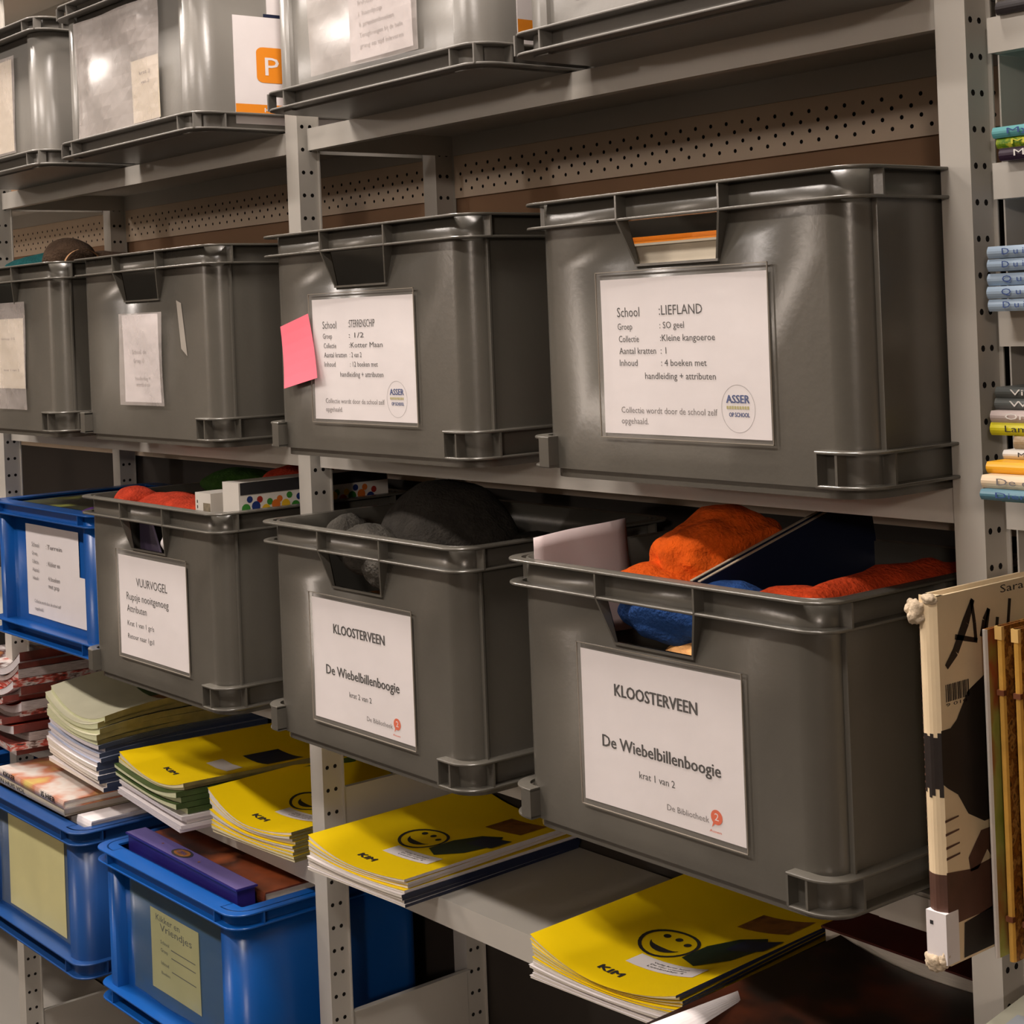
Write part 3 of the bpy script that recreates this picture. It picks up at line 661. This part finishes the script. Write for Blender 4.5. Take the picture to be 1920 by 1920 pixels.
# books on top of the dull blue crate
PIC = ramp_mat('picture_cover', [(.46, .33, .28), (.50, .46, .42), (.42, .15, .08), (.48, .40, .10)], 12, .5); PIC2 = mat('cream_spine', (.48, .42, .32), .5, .05, 30)
def spine_text(mb, cm): cm.append(INK); text(mb, 'KIKKER', .03, .004, .008, 1, lambda a, c: (a, -.0030, c), .05, .0006); text(mb, 'IS HIER', .19, .004, .008, 1, lambda a, c: (a, -.003, c), .055, .0006)
hard_book('picture_book', 'upper picture book with pinkish cover on the dull blue crate', 'book', (.150, -.080, -.650), -.02, .275, .21, .0125, PIC, PAGES, 'picture books on the dull blue crate', deco=spine_text)
hard_book('picture_book', 'lower picture book with cream spine on the dull blue crate', 'book', (.130, -.078, -.664), -.01, .285, .22, .0135, PIC2, PAGES, 'picture books on the dull blue crate', title='EEN HUIS VOL', tw=.12)
hard_book('picture_book', 'thick brown-edged book inside the dull blue crate', 'book', (.125, -.070, -.700), 0, .285, .25, .035, mat('brown_cover', (.10, .05, .02), .5), PAGES, 'picture books on the dull blue crate')
hard_book('booklet_box', 'flat white box beside the books in the dull blue crate', 'box', (.425, -.065, -.684), 0, .05, .25, .022, PAPER, PAPER)
# purple folder and picture book in the bright blue crate
PUR = mat('purple_board', (.020, .014, .15), .35, .05, 20); PURT = mat('lavender_board', (.10, .08, .24), .35, .05, 20); OBR = ramp_mat('orange_brown_picture', [(.03, .010, .006), (.22, .05, .015), (.06, .02, .01), (.45, .11, .03)], 9, .35)
def emblem(mb, cm):
    cm += [PURT, INK, BROWNP]; mb.poly([(.001, .001, .0305), (.334, .001, .0305), (.334, .031, .0305), (.001, .031, .0305)], 1)
    f = lambda u, v: (u, v, .0309); disc(mb, 2, f, .150, .016, .024, .012, 20); g = lambda u, v: (u, v, .0312); disc(mb, 3, g, .150, .016, .019, .009, 20); text(mb, 'OMA', .138, .012, .008, 1, lambda a, c: (a, c, .0315), .024)
    for x in (.09, .20): disc(mb, 3, f, x, .016, .002, .002, 8)
hard_book('ring_folder', 'purple folder lying across the front of the bright blue crate', 'folder', (.585, -.063, -.684), -.022, .335, .032, .030, PUR, PUR, spine=None, deco=emblem)
hard_book('picture_book', 'orange and brown picture book behind the purple folder', 'book', (.590, -.028, -.680), -.022, .345, .20, .018, OBR, PAGES)
# ---------------------------------------------------------------- contents of the grey crates
def knit(name, col): return mat(name, col, .95, .25, 60, .7, 260, .2)
ORK = knit('orange_knit', (.80, .115, .008)); ORK2 = knit('orange_red_knit', (.62, .06, .012)); BLK = knit('blue_knit', (.022, .075, .26)); REDK = knit('red_plush', (.52, .05, .02)); GRK = knit('green_felt', (.035, .10, .015)); PLG = knit('dark_grey_plush', (.040, .036, .031)); PLG2 = knit('grey_plush', (.095, .088, .076)); BRK = knit('dark_brown_plush', (.05, .03, .018)); TEAL = knit('teal_cloth', (.01, .09, .095)); ORL = knit('pale_orange_cloth', (.75, .38, .14))
def one(name, label, cat, m, parts): return tag(soft(name, m, None, parts), label, cat)
B3C = (1.560, 1.938, -.092, .17, -.40, -.112); B3O = (1.560, 1.768, -.092, .17, -.40, -.112)
one('knitted_cloth', 'orange knitted cloth heaped in the middle of the krat 1 KLOOSTERVEEN crate', 'cloth', ORK, [dict(center=(1.728, .01, -.170), rad=(.062, .075, .054), amp=.22, freq=18, seed=1, folds=.25, sub=5, clamp=B3O), dict(center=(1.715, -.055, -.180), rad=(.055, .035, .022), amp=.2, freq=22, seed=2, folds=.2, sub=5, clamp=B3C)])
one('knitted_cloth', 'orange-red knitted strip along the right side of the krat 1 KLOOSTERVEEN crate', 'cloth', ORK2, [dict(center=(1.912, .03, -.178), rad=(.024, .13, .026), amp=.2, freq=30, seed=3, clamp=B3C), dict(center=(1.885, -.060, -.180), rad=(.046, .032, .020), amp=.25, freq=30, seed=4, clamp=B3C)])
one('knitted_cloth', 'blue knitted cloth at the front of the krat 1 KLOOSTERVEEN crate', 'cloth', BLK, [dict(center=(1.810, -.062, -.180), rad=(.042, .028, .018), amp=.2, freq=30, seed=5, clamp=B3C), dict(center=(1.740, -.070, -.203), rad=(.070, .022, .022), amp=.2, freq=25, seed=6, clamp=B3C)])
one('folded_cloth', 'pale orange cloth seen through the handle of the krat 1 KLOOSTERVEEN crate', 'cloth', ORL, [dict(center=(1.790, -.064, -.243), rad=(.070, .028, .026), amp=.12, freq=25, seed=8, clamp=B3C)])
def pap(u, v): return (1.5660+.0025*math.sin(7*u+2*v)+.004*u*(1-v), -.084+.125*u, -.25+(.1075+.006*u)*v)
mb = MB(); k9 = [q/9 for q in range(10)]; mb.grid(pap, k9, k9); o = mb.build('paper_sheet', [mat('pinkish_paper', (.74, .62, .62), .7, .03, 20)], smooth=1.0); md = o.modifiers.new('t', 'SOLIDIFY'); md.thickness = .0006
tag(o, 'pinkish white paper standing at the left of the orange cloth', 'paper')
r = thing('big_book', 'navy hardcover standing on edge through the krat 1 KLOOSTERVEEN crate', 'book', (1.783, -.086, -.162), .09)
r.rotation_euler = (.20, 0, .09); CREDGE = mat('cream_board_edge', (.60, .50, .38), .6)
mb = MB()
for x in (0, .0088):
    mb.box(x, x+.0030, 0, .27, -.18, -.0008, 0); mb.box(x, x+.0030, 0, .27, -.0008, 0, 1)
mb.box(0, .0118, 0, .27, -.183, -.18, 0)
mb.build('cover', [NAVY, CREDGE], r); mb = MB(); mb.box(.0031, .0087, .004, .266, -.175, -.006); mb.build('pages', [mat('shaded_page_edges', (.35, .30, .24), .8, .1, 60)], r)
# dark plush toy
r = thing('plush_toy', 'dark grey plush animal bulging out of the KLOOSTERVEEN krat 2 crate', 'toy', (1.25, .05, -.41))
def p3(d): d = dict(d); c = d['center']; d['center'] = (c[0]-1.25, c[1]-.05, c[2]+.41); return d
soft('body', PLG, r, [p3(dict(center=(1.262, .040, -.215), rad=(.095, .085, .102), amp=.06, freq=18, seed=11, sub=5)), p3(dict(center=(1.34, .10, -.25), rad=(.09, .08, .075), amp=.06, freq=18, seed=12))])
soft('muzzle', PLG2, r, [p3(dict(center=(1.232, -.052, -.187), rad=(.048, .032, .030), amp=.08, freq=50, seed=13, sub=5)), p3(dict(center=(1.275, -.055, -.205), rad=(.040, .026, .024), amp=.08, freq=50, seed=14, sub=5))])
soft('ear', PLG2, r, [p3(dict(center=(1.140, -.02, -.182), rad=(.022, .030, .026), amp=.15, freq=50, seed=15)), p3(dict(center=(1.118, .0, -.19), rad=(.020, .02, .018), amp=.15, freq=50, seed=16))])
one('felt_toy', 'brown and orange felt toy low behind the handle of the krat 2 crate', 'toy', BROWNP, [dict(center=(1.27, -.045, -.255), rad=(.07, .025, .020), amp=.25, freq=30, seed=17)])
# third row left crate
r = thing('felt_puppet', 'red felt puppet lying along the top of the VUURVOGEL crate', 'toy', (.70, .0, -.42))
def p4(d): d = dict(d); c = d['center']; d['center'] = (c[0]-.70, c[1], c[2]+.42); return d
soft('body', REDK, r, [p4(dict(center=(.628, -.045, -.168), rad=(.038, .030, .020), amp=.15, freq=25, seed=20)), p4(dict(center=(.71, -.025, -.178), rad=(.115, .045, .022), amp=.12, freq=22, seed=21)), p4(dict(center=(.83, .11, -.150), rad=(.05, .06, .030), amp=.15, freq=22, seed=22))])
soft('wing', GRK, r, [p4(dict(center=(.70, .08, -.150), rad=(.055, .05, .020), amp=.15, freq=25, seed=23))])
DOTM = [mat('dot_%s' % n, c, .5) for n, c in (('green', (.04, .22, .03)), ('blue', (.01, .03, .16)), ('yellow', (.75, .45, .02)), ('red', (.35, .02, .01)), ('orange', (.65, .16, .02)))]
GB = mat('white_card', (.70, .66, .60), .55, .03, 20)
mb = MB(); bx0, bx1, by0, by1, bz0, bz1 = 0, .042, 0, .235, 0, .26
mb.box(bx0, bx1, by0, by1, bz0, bz1, 0)
rnd = random.Random(3)
seq = [0, 1, 2, 4, 2, 0, 3, 4, 1, 2, 3, 0, 4, 1]
f = lambda u, v: (bx1+.0006, u, v)
for k, c in enumerate(seq):
    disc(mb, 1+c, f, -.0+.010+.0150*k, .226+.003*math.sin(2.3*k), .0065, .0065, 12)
    disc(mb, 1+(c*2+1) % 5, lambda u, v: (bx1+.0003, u, v), .016+.0150*k, .235+.003*math.sin(1.7*k+1), .0045, .0045, 10)
mb.poly([f(0.002, .244), f(.233, .244), f(.233, bz1), f(.002, bz1)], 6); mb.poly([f(.002, .19), f(.233, .19), f(.233, .205), f(.002, .205)], 6)
text(mb, 'KLEUREN', .05, .211, .008, 6, f, .05); text(mb, '3-7', .13, .213, .009, 6, f, .022)
o = mb.build('game_box', [GB]+DOTM+[INK], None, loc=(.893, -.052, -.387)); tag(o, 'white game box with rows of coloured dots in the VUURVOGEL crate', 'box')
mb = MB(); mb.box(0, .042, 0, .05, 0, .235, 0); mb.poly([(.022, -.0004, .205), (.041, -.0004, .205), (.041, -.0004, .222), (.022, -.0004, .222)], 1)
for k in range(4): mb.poly([(.005, -.0004, .20+.007*k), (.007, -.0004, .20+.007*k), (.007, -.0004, .204+.007*k), (.005, -.0004, .204+.007*k)], 2)
o = mb.build('card_box', [GB, mat('faded_print', (.22, .18, .12), .6, .5, 90), INK], loc=(.836, -.062, -.378)); tag(o, 'small white card box left of the dotted game box', 'box')
one('tissue_ball', 'crumpled white tissue behind the handle of the VUURVOGEL crate', 'paper', PAPER, [dict(center=(.786, -.076, -.211), rad=(.013, .011, .016), amp=.4, freq=60, seed=30)])
o = tag(link('dark_folder', None), 'dark violet folder slanting behind the handle of the VUURVOGEL crate', 'folder') if False else None
mb = MB(); mb.poly([(.690, -.070, -.180), (.718, -.070, -.178), (.752, -.070, -.236), (.690, -.070, -.242)]); o = mb.build('slanted_folder', [mat('dark_violet_board', (.035, .025, .045), .5)]); md = o.modifiers.new('t', 'SOLIDIFY'); md.thickness = .003
tag(o, 'dark violet folder slanting behind the handle of the VUURVOGEL crate', 'folder')
# LIEFLAND crate: white and orange boards behind the handle
hard_book('board_folder', 'white board with orange top edge behind the LIEFLAND crate handle', 'folder', (1.645, -.082, -.07), -.012, .30, .010, .207, PAPERC, PAPERC, 'boards in the LIEFLAND crate', spine='x0')
for k, (dy, hh) in enumerate(((.0125, .2095), (.019, .2145))):
    mb = MB(); mb.box(0, .31, 0, .003, 0, hh, 0); mb.box(-.0005, .3105, -.0005, .0035, hh-.004, hh+.0015, 1)
    o = mb.build('board_folder', [PAPERC, ORANGE], loc=(1.645, -.082+dy, -.072)); o.rotation_euler = (0, 0, -.012)
    tag(o, ('nearer' if k == 0 else 'farther')+' orange-edged board standing behind the LIEFLAND crate handle', 'folder', 'boards in the LIEFLAND crate')
# far-left crate, second row
one('teal_cloth', 'teal cloth showing over the far-left crate of the second row', 'cloth', TEAL, [dict(center=(.285, .0, .178), rad=(.10, .08, .030), amp=.15, freq=20, seed=40)])
r = thing('plush_toy', 'dark brown round plush toy on top of the far-left second-row crate', 'toy', (.44, -.03, .0))
soft('head', BRK, r, [dict(center=(.022, -.03, .188), rad=(.040, .04, .034), amp=.08, freq=25, seed=41)])
soft('body', BRK, r, [dict(center=(.01, .04, .17), rad=(.09, .07, .03), amp=.1, freq=25, seed=42)])
mb = MB(); n = 14
for k in range(n):
    a, c = math.pi*k/n, math.pi*(k+1)/n
    mb.poly([(.068, -.03+.030*math.cos(a), .175+.026*math.sin(a)), (.074, -.03+.030*math.cos(a), .175+.026*math.sin(a)), (.074, -.03+.030*math.cos(c), .175+.026*math.sin(c)), (.068, -.03+.030*math.cos(c), .175+.026*math.sin(c))])
mb.build('ribbon', [mat('tan_ribbon', (.30, .16, .07), .6)], r)
# bright blue crate, third row
hard_book('green_book', 'dark book with yellow-green picture in the bright blue crate of the third row', 'book', (.14, -.02, -.226), .03, .27, .20, .022, ramp_mat('green_picture', [(.012, .012, .008), (.05, .06, .015), (.02, .02, .02), (.30, .32, .06)], 12, .4), PAGES, spine=None)
one('purple_toy', 'purple patterned pouch at the right end of the bright blue crate', 'toy', mat('purple_pattern', (.06, .012, .12), .6, .8, 90), [dict(center=(.435, -.022, -.212), rad=(.035, .022, .018), amp=.15, freq=40, seed=50)])
# ---------------------------------------------------------------- books in the right-hand bay
def flat(zs, x, y, t, mc, title, tm, words, w=.20, d=.15, tw=None, g=None, name='book', rz=0):
    return hard_book(name, words, 'book', (x, y, zs), rz, w, d, t, mc, PAGES, g, title=title, tm=tm, tw=tw)
def col(n, c): return mat(n, c, .4, .05, 30)
WHT = mat('white_print', (.75, .73, .70), .6); LIME = ramp_mat('lime_print', [(.03, .16, .01), (.35, .42, .02), (.06, .2, .01), (.62, .60, .05)], 130, .4)
Q1 = 'books stacked on the upper right shelf'; Q2 = 'pale blue books'; Q3 = 'mixed books on the lower right shelf'
flat(.1815, 2.060, -.006, .0098, col('aubergine_cover', (.028, .012, .030)), 'Mijn Droom', WHT, 'aubergine book at the bottom of the upper right stack', g=Q1, tw=.07)
flat(.1913, 2.058, -.006, .0080, LIME, 'Mystery', mat('lemon_print', (.65, .62, .05), .6), 'green and yellow book between teal and aubergine books', g=Q1, tw=.06)
flat(.1993, 2.056, -.008, .0085, col('teal_cover', (.10, .34, .36)), 'Mythen', INKB, 'teal book on top of the upper right stack', g=Q1, tw=.05)
PB = col('pale_blue_cover_b', (.30, .40, .52))
for k in range(5):
    flat(.065+.0099*k+(.0012 if k > 2 else 0), 2.056+random.uniform(-.0012, .0012), -.022+random.uniform(-.002, .002), .0093, PB, 'D u i k b o o t' if k in (0, 3, 4) else 'Q u i n n e n', INKB, '%s pale blue book in the stack of five' % ['lowest', 'second lowest', 'middle', 'second highest', 'highest'][k], g=Q2, tw=.058)
y = -.055
flat(-.0805, 2.066, -.030, .0068, col('green_teal_cover', (.03, .24, .20)), None, None, 'sea-green book at the very bottom of the mixed stack', g=Q3)
flat(-.0735, 2.079, -.075, .0078, col('steel_blue_cover', (.07, .18, .24)), 'Dierenverhalen', INKB, 'steel blue book under the cream book', g=Q3, tw=.09)
flat(-.0655, 2.0755, -.068, .0095, col('cream_cover', (.72, .56, .38)), 'De en Juliette', INKG, 'cream book above the steel blue book', g=Q3, tw=.08)
flat(-.0558, 2.072, -.056, .0085, col('amber_cover', (.78, .38, .01)), None, None, 'amber book in the middle of the mixed stack', g=Q3)
flat(-.0472, 2.072, -.034, .0068, col('off_white_cover', (.62, .60, .56)), 'M', INK, 'thin off-white book on the amber book', g=Q3, tw=.006)
flat(-.0403, 2.075, -.024, .0095, ramp_mat('beige_picture', [(.5, .46, .36), (.3, .2, .1), (.6, .58, .45)], 60), None, None, 'beige book with picture spine above the thin white one', g=Q3)
flat(-.0307, 2.052, -.020, .0098, col('lemon_cover', (.62, .56, .01)), 'Lammetje', INK, 'lemon yellow book near the top of the mixed stack', g=Q3, tw=.05)
flat(-.0208, 2.0525, -.020, .0090, col('dusty_pink_cover', (.46, .38, .36)), 'Onder', WHT, 'dusty pink book above the lemon yellow one', g=Q3, tw=.04)
flat(-.0117, 2.050, -.010, .0088, col('slate_cover', (.10, .11, .105)), 'Waar is', WHT, 'lower of the two slate books on the mixed stack', g=Q3, tw=.05)
flat(-.0028, 2.051, -.010, .0088, col('dark_slate_cover', (.07, .078, .075)), 'Vind me', WHT, 'upper of the two slate books on the mixed stack', g=Q3, tw=.05)
flat(.296, 2.058, .0, .010, col('black_cover', (.02, .016, .018)), None, None, 'dark book at the top right corner of the photo', g=Q1)
# worn large book with brush lettering
WORN = mat('worn_cream_cover', (.78, .62, .40), .55, .10, 14); FRAY = mat('frayed_board', (.52, .42, .30), .9, .12, 60, .8, 120); BLKP = mat('black_animal_print', (.018, .012, .010), .5, .3, 30); BRNP = mat('brown_animal_print', (.10, .045, .03), .5, .3, 25)
r = thing('large_picture_book', 'large worn cream picture book with black brush lettering by the right post', 'book', (2.036, -.100, -.4215))
bw, bd, bh = .0165, .30, .276; mb = MB()
mb.box(0, .0025, .002, bd, 0, bh); mb.box(bw-.0025, bw, .002, bd, 0, bh)
n = 6; arc = [(bw*k/n, .002-.0035*math.sin(math.pi*k/n)) for k in range(n+1)]
for k in range(n): mb.poly([(arc[k][0], arc[k][1], 0), (arc[k+1][0], arc[k+1][1], 0), (arc[k+1][0], arc[k+1][1], bh), (arc[k][0], arc[k][1], bh)])
for zz in (0, bh): mb.poly([(a, c, zz) for a, c in arc]+[(bw, .01, zz), (0, .01, zz)])
X = bw+.0004; f = lambda u, v: (X, u, v); f2 = lambda u, v: (X+.0003, u, v)
def stroke(pts, ws, m=1, ff=None):
    ff = ff or f
    for k in range(len(pts)-1):
        a, c = pts[k], pts[k+1]; dx, dz = c[0]-a[0], c[1]-a[1]; l = math.hypot(dx, dz); nx, nz = -dz/l, dx/l
        mb.poly([ff(a[0]+nx*ws[k], a[1]+nz*ws[k]), ff(a[0]-nx*ws[k], a[1]-nz*ws[k]), ff(c[0]-nx*ws[k+1], c[1]-nz*ws[k+1]), ff(c[0]+nx*ws[k+1], c[1]+nz*ws[k+1])], m)
stroke([(.010, .222), (.022, .232), (.036, .252), (.046, .268)], [.0025, .004, .0045, .0025]); stroke([(.044, .268), (.047, .250), (.048, .236)], [.002, .002, .002]); stroke([(.022, .243), (.034, .240), (.050, .236)], [.002, .002, .0018])
stroke([(.056, .238), (.060, .250), (.066, .258), (.062, .244), (.058, .238)], [.003, .003, .002, .002, .002]); stroke([(.075, .240), (.077, .250)], [.002, .002]); stroke([(.09, .240), (.094, .262)], [.002, .002])
text(mb, 'Sara M', .082, .268, .006, 1, f, .05)
for k in range(14): mb.poly([f(.008+.0021*k, .196), f(.008+.0021*k+(.0015 if k % 3 else .0010), .196), f(.008+.0021*k+(.0015 if k % 3 else .0010), .209), f(.008+.0021*k, .209)], 1)
text(mb, '9 010', .008, .1925, .0025, 1, f, .026)
for m, P_ in ((1, [(.0005, .176), (.012, .176), (.02, .181), (.035, .200), (.06, .21), (.11, .21), (.11, .10), (.05, .098), (.03, .108), (.018, .125), (.006, .132), (.0005, .136)]), (2, [(.028, .075), (.045, .092), (.07, .092), (.07, .070), (.058, .068), (.052, .076), (.040, .064), (.030, .064)]), (2, [(.0005, .030), (.0005, .070), (.03, .066), (.08, .070), (.08, .03)]), (1, [(.018, .002), (.020, .028), (.08, .034), (.08, .002)])): mb.poly([f(*p) for p in P_], m)
for v in (.108, .098, .088, .080): stroke([(.001, v), (.018, v+.001)], [.001, .0006], 2)
# the print runs on over the spine
for k in range(n):
    a, c = arc[k], arc[k+1]
    for za, zb, m in ((.128+.004*math.sin(k*2), .172+.003*math.sin(k*3), 1), (.030+.002*math.sin(k*2), .068, 2)): mb.poly([(a[0], a[1]-.0003, za), (c[0], c[1]-.0003, za), (c[0], c[1]-.0003, zb), (a[0], a[1]-.0003, zb)], m)
for k in range(34): mb.poly([(.0035, -.0006-.0028, .07+.0055*k), (.0042, -.0034, .07+.0055*k), (.0042, -.0034, .0716+.0055*k), (.0035, -.0034, .0716+.0055*k)], 2)
mb.build('cover', [WORN, BLKP, BRNP], r)
mb = MB(); mb.box(.0026, bw-.0026, .008, bd-.005, .004, bh-.004); mb.build('pages', [PAGES], r)
mb = MB(); mb.box(-.0005, bw+.001, -.0035, .012, .002, .040); mb.poly([(.003, -.0037, .030), (.006, -.0037, .030), (.006, -.0037, .033), (.003, -.0037, .033)], 1); mb.build('spine_sticker', [PAPER, INK], r)
soft('frayed_corner', FRAY, r, [dict(center=(.000, -.001, bh-.013), rad=(.007, .005, .011), amp=.45, freq=150, seed=60), dict(center=(-.006, .0, bh-.009), rad=(.005, .004, .006), amp=.45, freq=150, seed=61), dict(center=(.010, .001, bh-.003), rad=(.006, .005, .004), amp=.4, freq=150, seed=64)])
soft('frayed_corner', FRAY, r, [dict(center=(.004, -.001, .001), rad=(.007, .005, .008), amp=.45, freq=150, seed=62), dict(center=(.012, .0, .006), rad=(.005, .004, .008), amp=.45, freq=150, seed=63)])
# thin books standing beside it
GOLD = mat('golden_spine', (.62, .34, .06), .5, .2, 40); PAT = ramp_mat('orange_brown_pattern', [(.06, .02, .006), (.35, .13, .015), (.16, .05, .01), (.55, .28, .06), (.10, .035, .01)], 120, .45); LG = ramp_mat('lime_picture', [(.30, .34, .04), (.45, .45, .10), (.42, .10, .03), (.36, .38, .06)], 30, .45, (1, 1, .5)); REDT = mat('red_cap', (.5, .03, .02), .5)
CAP = mat('pale_gold_cap', (.75, .48, .16), .5)
G5 = 'thin books standing in the right bay'
def thin(label, x, y, t, hgt, ms, mc, top=None, rz=0):
    q = thing('thin_book', label, 'book', (x, y, -.4225), rz, G5)
    mb = MB(); mb.box(0, .0012, .001, .20, 0, hgt); mb.box(t-.0012, t, .001, .20, 0, hgt); mb.build('cover', [mc], q)
    mb = MB(); mb.prism([(0, .001), (.001, -.0012), (t*.5, -.002), (t-.001, -.0012), (t, .001)], 0, hgt, 0)
    if top:
        for zz in (hgt-.010, hgt-.052, .030): mb.box(-.0003, t+.0003, -.0026, .001, zz, zz+(.010 if zz > hgt-.02 else .004), 2 if zz > hgt-.02 else 1)
    mb.build('spine', [ms, top or ms, CAP], q)
    mb = MB(); mb.box(.0013, t-.0013, .002, .195, .002, hgt-.003); mb.build('pages', [PAGES], q)
    return q
thin('slim book with white spine and red tip left of the gold-spined books', 2.0630, -.058, .0040, .248, mat('white_spine', (.62, .58, .54), .5), LG, None)
mb = MB(); 
thin('gold-spined thin book, first of three from the white-spined one', 2.0745, -.056, .0055, .252, GOLD, PAT, mat('brown_band', (.16, .05, .02), .5))
thin('gold-spined thin book, second of three from the white-spined one', 2.0900, -.058, .0055, .252, GOLD, PAT, mat('brown_band_b', (.16, .05, .02), .5))
thin('gold-spined thin book, third of three and nearest the frame edge', 2.1015, -.056, .0055, .250, GOLD, PAT, mat('brown_band_c', (.16, .05, .02), .5))
def picture(mb, cm):
    cm += [mat('pale_print', (.45, .50, .56), .5), REDT, INK]; f = lambda u, v: (u, v, .0325)
    mb.poly([f(.012, .008), f(.05, .008), f(.05, .05), f(.012, .05)], 1); disc(mb, 2, lambda u, v: (u, v, .0328), .035, .022, .014, .012, 14); stroke2(mb, [(.030, .042), (.045, .040), (.055, .028)], .003)
def stroke2(mb, pts, w):
    for a, c in zip(pts, pts[1:]): mb.poly([(a[0]-w, a[1], .0329), (c[0]-w, c[1], .0329), (c[0]+w, c[1], .0329), (a[0]+w, a[1], .0329)], 3)
hard_book('picture_book', 'white-edged picture book lying at the bottom right corner below the gold-spined books', 'book', (2.070, -.100, -.498), .15, .18, .16, .032, mat('white_green_cover', (.50, .50, .40), .5, .1, 20), PAGES, deco=picture)
hard_book('picture_book', 'green book under the picture book in the bottom right corner', 'book', (2.075, -.07, -.545), .1, .20, .16, .046, mat('leaf_green_cover', (.16, .24, .03), .5, .2, 20), PAGES)
